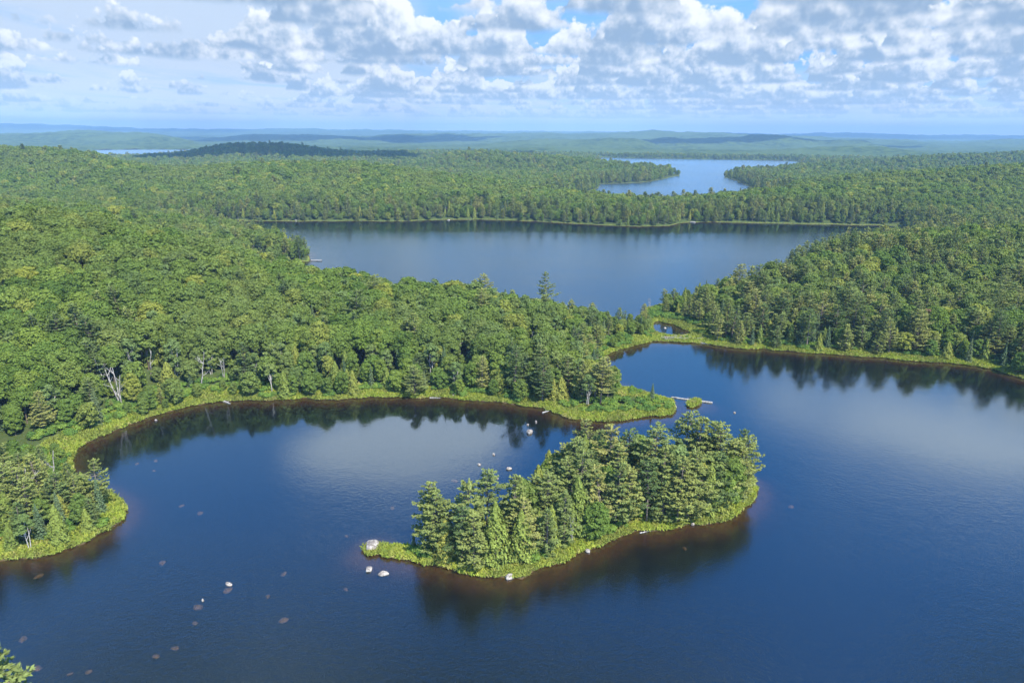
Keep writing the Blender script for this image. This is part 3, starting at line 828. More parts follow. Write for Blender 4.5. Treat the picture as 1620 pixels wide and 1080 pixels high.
# ------------------------------------------------------------------ where trees stand
def spots(y0, y1, sp, amax=0.84, seed=0, xpad=30):
    rng = np.random.default_rng(seed)
    xs = np.arange(-amax * y1 - xpad, amax * y1 + xpad, sp); ys = np.arange(y0, y1, sp * .87)
    X, Y = np.meshgrid(xs, ys)
    X = X + (np.arange(len(ys)) % 2)[:, None] * sp * .5
    X = X + rng.uniform(-.36, .36, X.shape) * sp; Y = Y + rng.uniform(-.36, .36, Y.shape) * sp
    X, Y = X.ravel(), Y.ravel()
    k = np.abs(X) < amax * Y + xpad
    return X[k], Y[k]

def inside(x, y, poly):
    return poly_sd(x, y, poly)[1]

OPEN = [  # marsh and meadow without trees
    [P(985, 608), P(1010, 615), P(1045, 622), P(1075, 640), P(1060, 662), P(985, 670), P(900, 666), P(860, 652), P(880, 640), P(930, 648), P(975, 640), P(975, 620)],
    [P(1028, 484), P(1038, 484), P(1050, 502), P(1082, 510), P(1110, 519), P(1124, 532), P(1128, 547), P(1110, 548), P(1050, 548), P(1000, 552), P(965, 560), P(962, 556), P(1000, 543), P(1030, 534), P(1025, 505)],
    [P(128, 716), P(200, 676), P(205, 671), P(160, 682), P(120, 698), P(60, 708), P(0, 716), P(-30, 735), P(0, 742), P(60, 730)],
]
def project(x, y, z):
    v = np.stack([x, y, z - CAM_H], -1)
    cx = v @ np.array(right); cy_ = v @ np.array(up); cz = v @ np.array(fwd)
    return 810 + FPX * cx / cz, 540 - FPX * cy_ / cz, cz

def horizon_cull(x, y, z, h):
    """drop trees that stand wholly behind nearer, higher woods"""
    a = x / y
    bins = np.linspace(-.95, .95, 400)
    bi = np.clip(np.digitize(a, bins), 0, 400)
    order = np.argsort(y)
    keep = np.ones(len(x), bool)
    best = np.full(401, -9.0)
    gy_ = np.concatenate([np.linspace(80, 600, 120), np.linspace(610, 2600, 140)])
    prof = np.full((401, len(gy_)), -9.0)
    ab = np.concatenate([[bins[0]], (bins[:-1] + bins[1:]) / 2, [bins[-1]]])
    A_, Y_ = np.meshgrid(ab, gy_, indexing='ij')
    zz, ss = terrain((A_ * Y_).ravel(), Y_.ravel())
    can = (zz + np.where(ss > 8, 3.5, 0)).reshape(A_.shape)
    t = (can - CAM_H) / Y_
    run = np.maximum.accumulate(t, 1)
    yi = np.clip(np.searchsorted(gy_, y - 12) - 1, 0, len(gy_) - 1)
    lim = run[bi, yi]
    return (z + h - CAM_H) / y > lim - .002

trees = []     # x, y, z, kind code, scale, shore distance, zone
ZI, ZL, ZR, ZM, ZB, ZF = 0, 1, 2, 3, 4, 5      # island, left point, right woods, middle peninsula, hillside and far shore, far
rng = np.random.default_rng(7)
X, Y, SPC = [], [], []
for (a_, b_, sp, sd_) in ((84, 140, 3.1, 1), (140, 260, 4.2, 2), (260, 420, 4.6, 3), (420, 700, 5.5, 4), (700, 1200, 7.4, 5), (1200, 2350, 12.0, 6)):
    x_, y_ = spots(a_, b_, sp, seed=sd_)
    X.append(x_); Y.append(y_); SPC.append(np.full(len(x_), sp))
X, Y, SPC = np.concatenate(X), np.concatenate(Y), np.concatenate(SPC)
Z, S = terrain(X, Y)
on_isl = inside(X, Y, ISLAND)
PX, PY, CZ = project(X, Y, Z)
left_pt = (X < -60) & (~on_isl) & (Y < 122)
right_w = (Y > 205) & (Y < 520) & (PX > 1045) & (X > 30)
mid_p = (Y > 140) & (Y < 330) & (~right_w) & (PX > 300)
zone = np.where(on_isl, ZI, np.where(left_pt, ZL, np.where(right_w, ZR, np.where(mid_p, ZM, np.where(Y < 1200, ZB, ZF)))))
margin = np.where(zone == ZI, 1.5, np.where(zone == ZL, 2.0, np.where(Y < 330, 1.4, 1.0)))
margin = margin + np.where((zone == ZR), .2, 0)
margin = np.where((zone == ZM) & (Y > 215), 2.0, margin)
ok = (S > margin) & (np.hypot(X, Y) < FAR_TREES + 60)
for poly in OPEN:
    ok &= ~inside(X, Y, poly)
ok &= ~(on_isl & (PX < 668))
ok &= ~((Y < 84))
ok &= ~inside(X, Y, CORNER)
ok &= ~((PX > 1400) & (Y < 190))
ok &= ~inside(X, Y, ISLET)
edge_f = np.clip((S - margin) / 16, 0, 1)
r1_, r2_, r3_ = rng.uniform(size=len(X)), rng.uniform(size=len(X)), rng.uniform(size=len(X))
pat = vnoise(X / 38, Y / 38, 77)
KC = ['broadleaf_tree', 'birch_tree', 'white_pine', 'cedar_tree', 'spruce_tree', 'dead_conifer', 'dead_tree']
kind = np.zeros(len(X), int)
def pick(mask, probs):
    c = np.cumsum(probs) / np.sum(probs)
    kind[mask] = np.searchsorted(c, r1_[mask])
pick(zone == ZI, [.10, .06, .47, .31, .06])
pick(zone == ZL, [.06, .04, .46, .32, .08])
pick((zone == ZR) & (pat < .5), [.12, .03, .68, .05, .12])
pick((zone == ZR) & (pat >= .5), [.46, .06, .38, .02, .08])
pick(zone == ZM, [.82, .09, .045, .02, .025])
pick((zone == ZM) & (S < 16), [.50, .26, .08, .08, .08])
pick((zone == ZB) & (S < 40) & (Y > 420), [.42, .06, .34, .05, .13])
pick((zone == ZB) & (S >= 40), [.945, .02, .02, .0, .015])
pick((zone == ZB) & (S < 40) & (Y <= 420), [.66, .12, .10, .06, .06])
pick((zone == ZF), [.86, .0, .10, .0, .04])
kind[(zone == ZM) & (PX > 840) & (PX < 965) & (S < 14) & (r2_ < .6)] = 2
sc = np.where(kind == 0, .72 + .48 * r2_, .72 + .46 * r2_)
sc = sc * np.where(kind <= 1, .56 + .32 * edge_f, .72 + .20 * edge_f)
sc = np.where(zone == ZI, (.66 + .52 * r2_) * (.85 + .15 * edge_f), sc)
sc = np.where((zone == ZI) & (kind == 3), .55 + .60 * r2_, sc)
sc = np.where(zone == ZL, sc * np.where(Y > 108, .86, 1.0), sc)
sc = np.where((zone != ZL) & (X < -70) & (Y < 142), sc * .5, sc)
sc = np.where((zone == ZR) & (PX < 1140), sc * .78, sc)
sc = np.where((zone == ZM) & (PX > 930) & (PX < 1050), sc * (1 - .42 * np.clip((PX - 930) / 90, 0, 1)), sc)
sc = np.where((zone == ZB) & (Y > 700), sc * 1.08, sc)
sc = np.where(zone == ZF, sc * 1.2, sc)
sc = np.where((zone == ZM), sc * .98, sc)
HH = np.array([PROTO_H[k] for k in KC])[kind] * sc
vis = ok.copy()
idx_ok = np.where(ok)[0]
hk = horizon_cull(X[idx_ok], Y[idx_ok], Z[idx_ok], HH[idx_ok])
vis[idx_ok[~hk]] = False
SNAGS = [(192, 642, 1, .88, 'forked white dead tree with several stems above the bay'), (172, 622, 0, .75, 'white dead trunk leaning left beside the forked dead tree'),
         (239, 598, 2, .8, 'short white dead top sticking out of green crowns'), (319, 612, 0, .8, 'single tall white dead trunk in the bay shore woods'),
         (354, 604, 3, .65, 'twin pale dead trunks right of the tall white trunk'), (731, 580, 2, .8, 'pale dead stick among dark crowns on the peninsula'),
         (840, 560, 2, .8, 'grey dead trunk beside a yellow green crown'), (1029, 489, 3, .42, 'bare pale dead tree standing at the brook head'),
         (46, 815, 1, .75, 'forked bleached dead tree on the left point'), (88, 790, 0, .75, 'straight pale dead trunk among left point pines'),
         (338, 340, 2, .8, 'pale dead trunk on the far left lake shore'), (905, 862, 0, .5, 'bare grey dead tree in the dark gap of the island front')]
def at_px(px, py):
    d = ray(px, py)
    t = np.arange(60, 1500, .5) / d.y
    x, y, zr_ = d.x * t, d.y * t, CAM_H + d.z * t
    z, s = terrain(x, y)
    i = int(np.argmax(zr_ < np.maximum(z, 0)))
    return float(x[i]), float(y[i]), float(z[i]) - .1
SNAG_AT = [at_px(a[0], a[1]) for a in SNAGS]
for (sx, sy, sz_) in SNAG_AT[:10]:
    # nothing grows into a dead tree, and its neighbours towards the open bay are low
    du = np.hypot(X - sx, Y - sy)
    vis &= ~(du < 2.6)
    side_ = np.abs((X - sx) * sy - (Y - sy) * sx) / math.hypot(sx, sy)
    ahead = (side_ < 3.0) & (Y < sy) & (Y > sy - 13) & (Y > 120)
    sc = np.where(ahead, sc * .55, sc)
infr = (PX > -70) & (PX < 1690)
# the trees that show largest stand as single trees
LIMIT = {0: 290, 1: 90, 2: 288, 3: 150, 4: 90}
solo = np.zeros(len(X), bool)
for k, lim in LIMIT.items():
    c = np.where(vis & infr & (kind == k))[0]
    show = sc[c] / CZ[c]
    solo[c[np.argsort(-show)[:lim]]] = True
rest = vis & ~solo
print('trees', vis.sum(), 'single', solo.sum(), 'mass', rest.sum(), [int(((kind == k) & vis).sum()) for k in range(5)])

turn = rng.uniform(0, 6.283, len(X))
def mass(name, label, m, colp, npk, nlow=0, hz=1.0):
    if m.sum():
        pk = (rng.uniform(size=m.sum()) * npk).astype(int)
        if nlow:
            pk = np.where(S[m] < 18, npk + (rng.uniform(size=m.sum()) * nlow).astype(int), pk)
        scatter(name, label, np.stack([X[m], Y[m], Z[m] - .1], 1), colp, turn[m], sc[m] * rng.uniform(.92, 1.1, m.sum()), sc[m] * hz * rng.uniform(.9, 1.1, m.sum()), pk)
br_ = kind <= 1
near_m = Y < 620
mass('broadleaf_forest', 'mixed green broadleaf forest covering the near hills', rest & br_ & near_m, LOD[('broad', 1)], 6, 3)
mass('distant_broadleaf_forest', 'soft green broadleaf forest on the hills beyond the lake', rest & br_ & ~near_m, LOD[('broad', 2)], 4, 2)
mass('conifer_forest', 'olive and dark green pines massed among the near woods', rest & ~br_ & near_m, LOD[('pine', 1)], 5)
mass('distant_conifer_forest', 'dark conifers along the far lake shores', rest & ~br_ & ~near_m, LOD[('pine', 2)], 3)

# ------------------------------------------------------------------ single trees
def empty(name, loc, rz=0.0, s=1.0, sz=None):
    o = bpy.data.objects.new(name, None)
    COL.objects.link(o)
    o.empty_display_size = .5
    o.location = loc; o.rotation_euler = (0, 0, rz); o.scale = (s, s, sz if sz is not None else s)
    return o
_proto = {}
def plant(kind_, var, loc, rz, s, label, cat, group=None, sz=None, name=None):
    """a tree: an empty at its foot with trunk and crown as parts; later ones are copies of the first"""
    name = name or kind_
    var = var % len(KIND[kind_])
    key = (name, kind_, var)
    crown_name = 'branches' if kind_ == 'dead_tree' else 'crown'
    if key not in _proto:
        r = empty(name, loc, rz, s, sz)
        cm, tm = KIND[kind_][var]
        c = bpy.data.objects.new(crown_name, cm); COL.objects.link(c); c.parent = r
        t = bpy.data.objects.new('trunk', tm); COL.objects.link(t); t.parent = r
        _proto[key] = (r, c, t)
    else:
        r0_, c0, t0 = _proto[key]
        r = r0_.copy(); COL.objects.link(r)
        r.location = loc; r.rotation_euler = (0, 0, rz); r.scale = (s, s, sz if sz is not None else s)
        for ch in (c0, t0):
            q = ch.copy(); COL.objects.link(q); q.parent = r
    r['label'] = label; r['category'] = cat
    if group:
        r['group'] = group
    elif 'group' in r:
        del r['group']
    return r
def zat(x, y):
    z, s = terrain(np.array([x]), np.array([y]))
    return float(z[0])
_U = ['', 'first', 'second', 'third', 'fourth', 'fifth', 'sixth', 'seventh', 'eighth', 'ninth', 'tenth', 'eleventh', 'twelfth', 'thirteenth', 'fourteenth', 'fifteenth',
      'sixteenth', 'seventeenth', 'eighteenth', 'nineteenth']
_T = {2: ('twentieth', 'twenty'), 3: ('thirtieth', 'thirty'), 4: ('fortieth', 'forty'), 5: ('fiftieth', 'fifty'), 6: ('sixtieth', 'sixty'), 7: ('seventieth', 'seventy'), 8: ('eightieth', 'eighty'), 9: ('ninetieth', 'ninety')}
def nth(i):
    i += 1
    return _U[i] if i < 20 else (_T[i // 10][0] if i % 10 == 0 else _T[i // 10][1] + '-' + _U[i % 10])
LOOK = {'broadleaf_tree': ('round green broadleaf tree', 'broadleaf tree'), 'birch_tree': ('slim light green birch', 'birch tree'), 'white_pine': ('feathery olive white pine', 'pine tree'),
        'cedar_tree': ('dense yellow green cedar', 'cedar tree'), 'spruce_tree': ('narrow dark spruce', 'spruce tree')}
ids = np.where(solo)[0]
# island and left point: every tree has its own place in a row
labels = {}
for zn, place, rows in ((ZI, 'on the island', 3), (ZL, 'on the left wooded point', 2)):
    t_ = [i for i in ids if zone[i] == zn]
    for k in range(5):
        tk = [i for i in t_ if kind[i] == k]
        dep = np.array([S_ for S_ in (Y[tk] if zn == ZL else Y[tk] - .30 * (X[tk]))]) if tk else np.array([])
        if not len(dep):
            continue
        nrow = max(1, min(rows, math.ceil(len(tk) / 12)))
        q = np.quantile(dep, np.linspace(0, 1, nrow + 1)[1:-1]) if nrow > 1 else []
        rw_ = np.digitize(dep, q)
        names = {1: ['row'], 2: ['front row', 'back row'], 3: ['front row', 'middle row', 'back row']}[nrow]
        for r_ in range(nrow):
            mem = sorted([tk[j] for j in range(len(tk)) if rw_[j] == r_], key=lambda i: PX[i])
            for o_, i in enumerate(mem):
                where = 'in their ' + names[r_] if nrow > 1 else 'of its kind'
                if len(mem) == 1 and nrow == 1:
                    labels[i] = LOOK[KC[k]][0] + ', the only one ' + place
                else:
                    labels[i] = LOOK[KC[k]][0] + ' ' + place + ', ' + nth(o_) + ' from left ' + where
GR = {ZR: ('in woods right of the brook', 'woods right of the brook'), ZM: ('of the middle peninsula', 'woods on the middle peninsula'),
      ZB: ('of the left hillside', 'woods of the left hillside'), ZF: ('on the far hills', 'woods on the far hills')}
rowpos = {}
for zn in GR:
    for k in range(5):
        mem = sorted([i for i in ids if zone[i] == zn and kind[i] == k and S[i] < margin[i] + 7 and Y[i] < 420], key=lambda i: PX[i])
        if len(mem) < 100:
            for o_, i in enumerate(mem):
                rowpos[i] = nth(o_) if len(mem) > 1 else 'only one'
for i in ids:
    kn = KC[kind[i]]
    look, cat = LOOK[kn]
    g = None
    if i in labels:
        lab = labels[i]
        g = cat + 's ' + ('on the island' if zone[i] == ZI else 'on the left point')
    else:
        shore_row = i in rowpos
        wh = GR[int(zone[i])]
        if shore_row:
            lab = look + ', ' + rowpos[i] + ' from left on the shore ' + wh[0] if rowpos[i] != 'only one' else look + ', only one on the shore ' + wh[0]
        else:
            lab = look + ' back from the water ' + wh[0]
        g = cat + 's, ' + ('shore row, ' if shore_row else 'inner ') + wh[1]
    vv = int(r3_[i] * 97)
    if kn == 'broadleaf_tree':
        vv = 6 + vv % 4 if S[i] < margin[i] + 14 else vv % 6
    plant(kn, vv, (X[i], Y[i], Z[i] - .1), float(turn[i]), float(sc[i]), lab, cat, g)

# trees the photograph singles out
def solo_tree(kind_, var, px, py, s, label, cat, sz=None, rz=0.0):
    return plant(kind_, var, at_px(px, py), rz, s, label, cat, None, sz)
solo_tree('spruce_tree', 1, 655, 871, .36, 'small lone spruce behind the white boulder on the island tip', 'spruce tree')
solo_tree('white_pine', 6, 1152, 793, 1.02, 'broad rounded pine, tallest at the right end of the island', 'pine tree')
solo_tree('white_pine', 3, 1172, 784, .78, 'wide pine leaning over the grass at the far right of the island', 'pine tree')
solo_tree('white_pine', 6, 1128, 806, .92, 'full skirted pine on the right front shore of the island', 'pine tree')
solo_tree('white_pine', 6, 905, 800, 1.1, 'tall spreading pine on the back left corner of the high island stand', 'pine tree')
solo_tree('white_pine', 1, 688, 872, .86, 'tall tiered pine at the left end of the island stand', 'pine tree', .86)
solo_tree('cedar_tree', 1, 705, 884, .82, 'rounded cedar before the leftmost tall pine of the island', 'cedar tree')
solo_tree('spruce_tree', 0, 1031, 636, .50, 'small lone conifer on the grassy spit', 'conifer tree')
solo_tree('white_pine', 3, 950, 640, .80, 'yellowish ragged pine at the base of the grassy spit', 'pine tree')
solo_tree('white_pine', 0, 858, 636, .80, 'pale grey green pine on the bay shore behind the island', 'pine tree')
solo_tree('white_pine', 3, 566, 548, 1.05, 'tall open pine rising above the round crowns of the peninsula', 'pine tree', 1.12)
solo_tree('white_pine', 1, 864, 500, .95, 'dark pointed pine on the skyline of the peninsula', 'pine tree', 1.2)
solo_tree('white_pine', 3, 1192, 492, 1.0, 'thin pale pine leaning out at the tip of the right woods', 'pine tree', 1.15)
plant('white_pine', 4, (-57.2, 60.5, zat(-57.2, 60.5) - .1), 1.2, 1.2, 'light green pine top in the lower left corner', 'pine tree')
for k_, ((px, py, v_, s, lab), loc_) in enumerate(zip(SNAGS, SNAG_AT)):
    plant('dead_tree', v_, loc_, k_ * 1.3, s, lab, 'dead tree')
for (px, py, v_, s, lab) in [(1303, 505, 0, .8, 'rusty red dead spire, leftmost in the right woods'), (1363, 515, 0, .95, 'rusty dead spire in the lower middle of the right woods'),
                             (1461, 545, 1, .8, 'rusty brown dead pine above the right shore'), (1489, 465, 0, .7, 'small rusty dead spire high in the right woods'),
                             (1452, 400, 0, .7, 'faint rusty dead spire near the crest of the right woods')]:
    solo_tree('dead_conifer', v_, px, py, s * 1.3, lab, 'dead conifer')

# ------------------------------------------------------------------ shore plants
rng = np.random.default_rng(99)
def strip_points(n_try, y0, y1, smin, smax, seed, amax=1.0):
    r_ = np.random.default_rng(seed)
    u = r_.uniform(size=n_try)
    y_ = np.sqrt(y0 ** 2 + u * (y1 ** 2 - y0 ** 2)); x_ = r_.uniform(-amax, amax, n_try) * y_
    z_, s_2 = terrain(x_, y_)
    k = (s_2 > smin) & (s_2 < smax)
    return x_[k], y_[k], z_[k], s_2[k]
xs, ys, zs_, ss_ = strip_points(640000, 84, 300, .15, 7.0, 5)
dens = np.where(ss_ < 7, 1.0, .5) * np.clip(180 / ys, .4, 1)
k = rng.uniform(size=len(xs)) < dens
xs, ys, zs_, ss_ = xs[k], ys[k], zs_[k], ss_[k]
sg = protos('sedge', [sedge(i).build('s', [M_SEDGE]) for i in (1, 2, 3)] + [sedge(4, 24, .8, .5).build('s', [M_SEDGE])])
scatter('shore_grass', 'bright yellow green sedge and grass along the near shores', np.stack([xs, ys, zs_ - .03], 1), sg, rng.uniform(0, 6.28, len(xs)), rng.uniform(.7, 1.3, len(xs)), None, rng.integers(0, 4, len(xs)))
print('sedge', len(xs))
xs, ys, zs_, ss_ = strip_points(200000, 84, 330, 1.2, 11.0, 6)
pn_ = vnoise(xs / 5, ys / 5, 31)
k = (pn_ > np.where(ss_ > 4, .42, .74)) & (rng.uniform(size=len(xs)) < .42)
xs, ys, zs_, ss_ = xs[k], ys[k], zs_[k], ss_[k]
sh = protos('shrub', [merged(shrub(i), [M_SHRUB, B_BROWN], 's') for i in (1, 2, 3)])
scatter('shore_shrubs', 'low leafy green shrubs between the grass and the trees', np.stack([xs, ys, zs_ - .03], 1), sh, rng.uniform(0, 6.28, len(xs)), rng.uniform(.6, 1.5, len(xs)), None, rng.integers(0, 3, len(xs)))
print('shrubs', len(xs))

# ------------------------------------------------------------------ stones
def stone_mat(name, a, b):
    m, T = new_mat(name)
    g = T.n('ShaderNodeTexCoord')
    nz = T.noise(g.outputs['Object'], 1.8, 5, .65); nf = T.noise(g.outputs['Object'], 9, 3, .6)
    c = T.mixc(T.ss(nz, .36, .64), a, b)
    c = T.mixc(T.ss(nf, .56, .66), c, tuple(v * .55 for v in a))
    bp = T.n('ShaderNodeBump', {'Height': nf, 'Strength': .5, 'Distance': .08})
    d = T.n('ShaderNodeBsdfDiffuse', {'Color': c, 'Normal': bp.outputs[0]})
    T.n('ShaderNodeOutputMaterial', {'Surface': d.outputs[0]})
    return m
S_PALE = stone_mat('pale_granite', (.17, .145, .125), (.42, .38, .335))
S_WET = stone_mat('wet_stone', (.065, .050, .036), (.12, .09, .065))
def rock(seed, rx, ry, rz_, mat, name='boulder'):
    import bmesh
    bm = bmesh.new()
    bmesh.ops.create_icosphere(bm, subdivisions=3, radius=1.0)
    r_ = np.random.default_rng(seed)
    cuts = [(rdir(r_, 1)[0], r_.uniform(.62, .9)) for _ in range(9)]
    ph = r_.uniform(0, 6, 3)
    for v in bm.verts:
        p = np.array(v.co)
        for n_, d in cuts:
            e = p @ n_ - d
            if e > 0:
                p = p - n_ * e * .85
        p = p * (1 + .06 * math.sin(p[0] * 5 + ph[0]) * math.sin(p[1] * 4 + ph[1]) + .04 * math.sin(p[2] * 7 + ph[2]))
        v.co = (p[0] * rx, p[1] * ry, p[2] * rz_)
    me = bpy.data.meshes.new(name); bm.to_mesh(me); bm.free()
    me.polygons.foreach_set('use_smooth', np.full(len(me.polygons), True))
    me.materials.append(mat)
    o = bpy.data.objects.new(name, me); COL.objects.link(o)
    return o
def put_rock(px, py, rx, ry, rz_, z, mat, label, seed, group=None, cat='boulder', name='boulder'):
    o = rock(seed, rx, ry, rz_, mat, name)
    x, y = P(px, py); o.location = (x, y, z); o.rotation_euler = (0, 0, seed * .7)
    o['label'] = label; o['category'] = cat
    if group: o['group'] = group
    return o
for (px, py, rx, ry, rz_, z, lab) in [
        (588, 866, 1.7, 1.3, 1.0, .35, 'big pale boulder at the left tip of the island'), (583, 901, .85, .6, .5, .05, 'flat white boulder in the water below the island tip'),
        (607, 907, .95, .6, .45, .05, 'mossy topped boulder right of the flat white one'), (838, 684, .95, .8, .8, .15, 'largest white boulder in the bay left of the island pines'),
        (835, 672, .35, .3, .35, .05, 'tiny pale stone left above the white bay boulder'), (848, 668, .3, .3, .5, .1, 'small upright stone right above the white bay boulder'), (758, 735, .42, .35, .4, .02, 'small dark rimmed stone, leftmost of the bay stones'), (781, 719, .4, .35, .4, .05, 'small white stone in open bay water'),
        (805, 742, .65, .45, .5, .1, 'white stone just behind the island crowns'), (787, 757, .3, .25, .3, .02, 'tiny stone at the island back shore'),
        (362, 923, .75, .4, .4, -.12, 'low white stone breaking the surface left of centre'), (321, 949, .3, .2, .3, -.02, 'small white stone with submerged rock beside it'),
        (1162, 653, .35, .3, .3, .05, 'lone small stone in the channel right of the islet'), (1106, 640, .3, .25, .25, .3, 'pale stone on the grassy islet'),
        (1068, 645, .5, .4, .5, .2, 'pale stone at the end of the grassy spit'), (718, 628, .45, .4, .6, .3, 'white stone standing on the bay shore grass'),
        (807, 913, 1.0, .6, .5, .2, 'pale broken rock at the front shore of the island'), (787, 909, .5, .4, .35, .2, 'small pale rock left of the broken shore rock'), (930, 872, .6, .4, .35, .15, 'grey stone on the front shore of the island'), (1096, 830, .4, .3, .3, .2, 'small white stone on the right front shore of the island'),
        (1052, 519, .9, .5, .35, .05, 'white rock in the brook above the beaver dam'), (1063, 538, .8, .5, .35, .1, 'pale rock at the beaver dam'), (710, 348.5, 1.2, .9, .9, .2, 'pale rock on the far shore of the middle lake'),
        (1096, 352, 3.5, 1.4, .7, .2, 'pale sandy rock ledge at the far point of the middle lake'), (467, 349, 4.0, 1.5, 1.2, .3, 'light rock face on the far left shore'), (247, 665, .4, .3, .3, .1, 'small pale stone at the left bay shore')]:
    put_rock(px, py, rx, ry, rz_, z, S_PALE, lab, int(px * 7 + py) % 997)
SUB = [(719, 757, .9), (313, 955, 1.0), (360, 929, .9), (256, 886, .9), (35, 1006, .9), (57, 1052, .9),  (448, 976, .9), (448, 904, .7), (423, 940, .6),
       (308, 982, .6), (276, 1021, .7), (110, 1062, .5), (216, 731, .7), (246, 726, .7), (243, 742, .5), (287, 797, .7), (316, 808, .8), (620, 800, .7), (548, 845, .5), (1252, 798, .8), (60, 907, .9), (1083, 864, .6), (547, 928, .6), (246, 1034, .6), (140, 1058, .6), (700, 880, .6)]
for k_, (px, py, r_) in enumerate(SUB):
    o = put_rock(px, py, r_ * .9, r_ * .6, r_ * .4, -.16 - r_ * .40, S_WET, 'reddish brown boulder just under the lake surface', 300 + k_, 'sunken boulders in the near lake')

# ------------------------------------------------------------------ driftwood, dam, islet turf, jetty
def log(px0, py0, px1, py1, r, label, seed, z=.08, mat=B_DEAD, name='log', cat='log', stubs=2):
    x0, y0 = P(px0, py0); x1, y1 = P(px1, py1)
    L = math.hypot(x1 - x0, y1 - y0)
    rg = np.random.default_rng(seed)
    t = empty(name, (x0, y0, z), math.atan2(y1 - y0, x1 - x0))
    k_ = 8; u = np.linspace(0, L, k_)
    pts = np.stack([u, rg.normal(size=k_) * L * .008, rg.normal(size=k_) * .02], 1)
    rad = np.linspace(r, r * .55, k_) * rg.uniform(.9, 1.1, k_)
    g = Geo(); g.tube(pts, rad, 9)
    g.tube([pts[0] - (.02, 0, 0), pts[0] - (.03, 0, 0)], [r * .99, .01], 9); g.tube([pts[-1] + (.02, 0, 0), pts[-1] + (.03, 0, 0)], [rad[-1] * .99, .01], 9)
    b = g.build('stem', [mat], link=True, smooth=True); b.parent = t
    for s in range(stubs):
        q = rg.uniform(.2, .9) * L; g = Geo(); a = rg.uniform(-1.2, 1.2)
        g.tube([(q, 0, 0), (q + .3, math.sin(a) * .7, .45)], [r * .35, r * .12], 5)
        b = g.build('branch_stub', [mat], link=True); b.parent = t
    t['label'] = label; t['category'] = cat
    return t
log(1127, 637.5, 1062, 628.5, .30, 'long grey log floating off the grassy spit', 1, z=.12)
log(1097, 540.5, 1125, 545, .28, 'pale log floating below the beaver dam', 2)
log(498, 631.5, 541, 630.8, .20, 'long white log lying on the bay shore edge', 3)
log(353, 634.5, 364, 638.5, .28, 'short pale log stub at the left bay shore', 4)
log(858, 653, 875, 648, .16, 'thin white log in the bay corner by the island', 5)
log(425, 634, 445, 627, .10, 'thin leaning stick on the bay shore', 6)
log(680, 629.3, 697, 629.5, .12, 'thin grey log at the bay shore, right part', 7)
log(643, 884, 672, 889, .10, 'thin pale branch lying on the island front shore', 8)
log(1305, 558, 1333, 559.5, .14, 'pale log on the right shore below the pines', 9)
log(1012, 843, 1030, 839.5, .10, 'pale driftwood stick on the island front shore', 10)
# beaver dam: a heap of sticks and mud
dam = empty('beaver_dam', (*P(1082, 531), .75))
x0, y0 = P(1082, 531)
rg = np.random.default_rng(12)
g = Geo()
A0, A1 = np.array(P(1050, 537)) - (x0, y0), np.array(P(1122, 535)) - (x0, y0)
for i in range(90):
    t = rg.uniform(); c = A0 * (1 - t) + A1 * t + rg.normal(size=2) * (1.0, 1.2)
    a = rg.uniform(-.7, .7) + (0 if rg.uniform() < .7 else 1.5); L = rg.uniform(1.0, 3.6)
    g.tube([(c[0] - math.cos(a) * L / 2, c[1] - math.sin(a) * L / 2, rg.uniform(.0, .35)), (c[0] + math.cos(a) * L / 2, c[1] + math.sin(a) * L / 2, rg.uniform(.05, .5))], [rg.uniform(.05, .1), .03], 5)
b = g.build('sticks', [B_DEAD], link=True); b.parent = dam
mm, T = new_mat('dam_mud')
T.n('ShaderNodeOutputMaterial', {'Surface': T.n('ShaderNodeBsdfDiffuse', {'Color': T.mixc(T.ss(T.noise(T.n('ShaderNodeNewGeometry').outputs['Position'], 2.0, 4, .6), .4, .6), (.10, .07, .04), (.24, .19, .12))}).outputs[0]})
g = Geo()
u = np.linspace(0, 1, 24); pts = [(*(A0 * (1 - t) + A1 * t + np.array([0, math.sin(t * 5) * .5])), .0) for t in u]
g.tube(pts, .38 + .12 * np.sin(u * 30) * np.sin(u * 11), 10)
b = g.build('mud_bank', [mm], link=True, smooth=True); b.parent = dam
dam['label'] = 'low brown beaver dam of sticks across the brook mouth'; dam['category'] = 'beaver dam'
# small wooden jetty at the cove of the middle lake
xj, yj = P(492, 412.6); xk, yk = P(510, 412.8)
jt = empty('jetty', (xj, yj, 0), math.atan2(yk - yj, xk - xj))
Lj = math.hypot(xk - xj, yk - yj)
def boxes(bs):
    v, f = [], []
    for (x0_, x1_, y0_, y1_, z0_, z1_) in bs:
        o_ = len(v)
        v += [(x, y, z) for z in (z0_, z1_) for y in (y0_, y1_) for x in (x0_, x1_)]
        f += [tuple(o_ + i for i in q) for q in ((0, 2, 3, 1), (4, 5, 7, 6), (0, 1, 5, 4), (2, 6, 7, 3), (0, 4, 6, 2), (1, 3, 7, 5))]
    return v, f
v, f = boxes([(i * .3, i * .3 + .27, -.9, .9, .40, .47) for i in range(int(Lj / .3))]); d_ = mesh_obj('deck', v, f, B_DEAD, jt)
for i in range(3):
    for s in (-1, 1):
        v, f = boxes([(.5 + i * (Lj - 1) / 2 - .08, .5 + i * (Lj - 1) / 2 + .08, s * .75 - .08, s * .75 + .08, -1.0, .395)]); mesh_obj('post', v, f, B_BROWN, jt)
jt['label'] = 'small pale wooden jetty reaching into the middle lake'; jt['category'] = 'jetty'

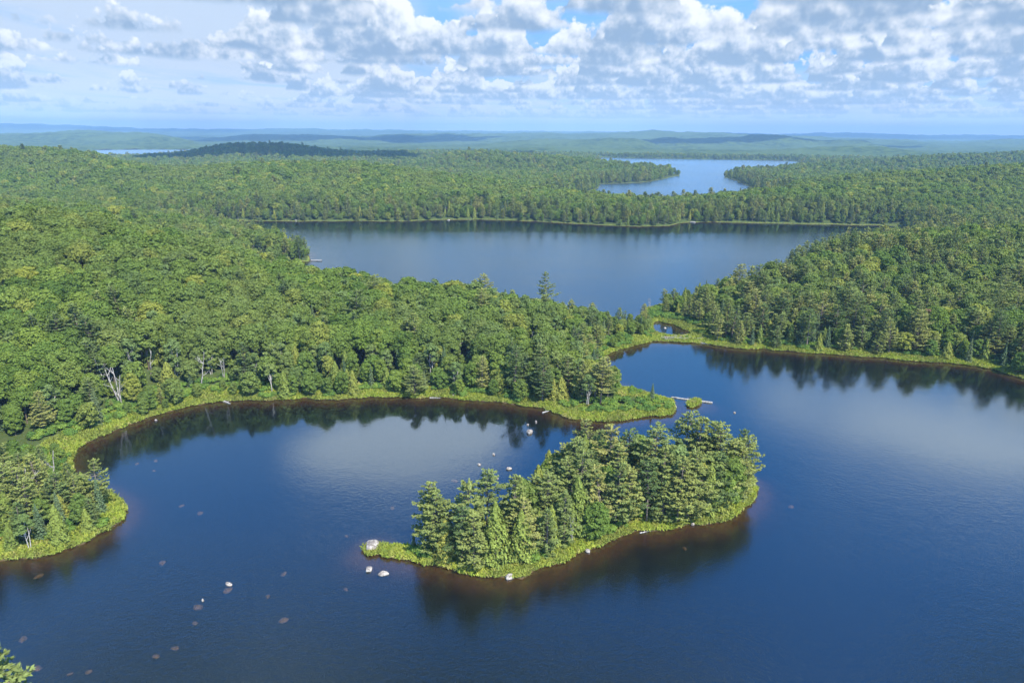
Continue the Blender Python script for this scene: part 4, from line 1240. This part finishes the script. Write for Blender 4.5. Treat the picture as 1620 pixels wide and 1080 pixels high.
# ------------------------------------------------------------------ cumulus drifting over the land: their shadows lie on the far hills
cm_, T = new_mat('cloud')
T.n('ShaderNodeOutputMaterial', {'Surface': T.n('ShaderNodeMixShader', {0: .45, 1: T.n('ShaderNodeBsdfDiffuse', {'Color': (.92, .93, .95, 1)}).outputs[0], 2: T.n('ShaderNodeBsdfTranslucent', {'Color': (.92, .93, .95, 1)}).outputs[0]}).outputs[0]})
def cloud(a, dist, alt, lx, ly, seed, label):
    """a flat-based heap cloud above the ground point that its shadow falls on, shifted towards the sun"""
    gx_, gy_ = a * dist, dist
    k_ = alt / to_sun.z
    c = (gx_ + to_sun.x * k_, gy_ + to_sun.y * k_, alt)
    rg = np.random.default_rng(seed)
    import bmesh
    bm = bmesh.new()
    n_ = int(26 + lx / 60)
    for i in range(n_):
        u = rg.normal(size=2) * .36
        r_ = rg.uniform(.30, .62) * min(lx, ly) * max(.35, 1 - np.hypot(*u) * .7)
        q = bmesh.ops.create_icosphere(bm, subdivisions=3, radius=1.0)['verts']
        ph = rg.uniform(0, 6, 3)
        for v in q:
            p = np.array(v.co)
            k2 = 1 + .10 * math.sin(p[0] * 6 + ph[0]) * math.sin(p[1] * 6 + ph[1]) + .08 * math.sin(p[2] * 9 + ph[2])
            z_ = p[2] * r_ * .62 * k2
            v.co = (u[0] * lx + p[0] * r_ * k2, u[1] * ly + p[1] * r_ * k2, max(z_, -.10 * r_) + rg.uniform(0, .02) * r_)
    me = bpy.data.meshes.new('cloud'); bm.to_mesh(me); bm.free()
    me.polygons.foreach_set('use_smooth', np.full(len(me.polygons), True))
    me.materials.append(cm_)
    o = bpy.data.objects.new('cloud', me); COL.objects.link(o); o.location = c
    o['label'] = label; o['category'] = 'cloud'; o['kind'] = 'stuff'
cloud(-.335, 1760, 1150, 620, 230, 1, 'white heap cloud whose shadow darkens the nearest blue hill')
cloud(-.27, 5200, 3230, 1900, 700, 2, 'long white cloud shading the blue ridge left of centre')
cloud(-.49, 6600, 4100, 700, 500, 3, 'small white cloud shading the hill beyond the left lake')
cloud(.335, 4250, 2640, 1250, 520, 4, 'white cloud shading the blue ridge behind the far lake')
cloud(-.62, 10300, 6400, 3600, 1500, 5, 'broad white cloud shading the far left horizon ridge')
cloud(.55, 9800, 6100, 4200, 1300, 6, 'broad white cloud shading the far right horizon ridge')
cloud(-.14, 2300, 1430, 420, 200, 7, 'small white cloud over the wooded ridge left of the far lake')

# ------------------------------------------------------------------ haze
v, f = boxes([(-9000, 9000, -300, 15500, -6.5, 265)])
hm, T = new_mat('haze')
pv = T.n('ShaderNodeVolumePrincipled', {'Color': (0.36, 0.63, 0.96, 1), 'Density': 1.25e-4, 'Anisotropy': -0.1})
T.n('ShaderNodeOutputMaterial', {'Volume': pv.outputs[0]})
hz = mesh_obj('haze', v, f, hm)
hz['kind'] = 'stuff'; hz['label'] = 'pale blue summer haze over the far hills'
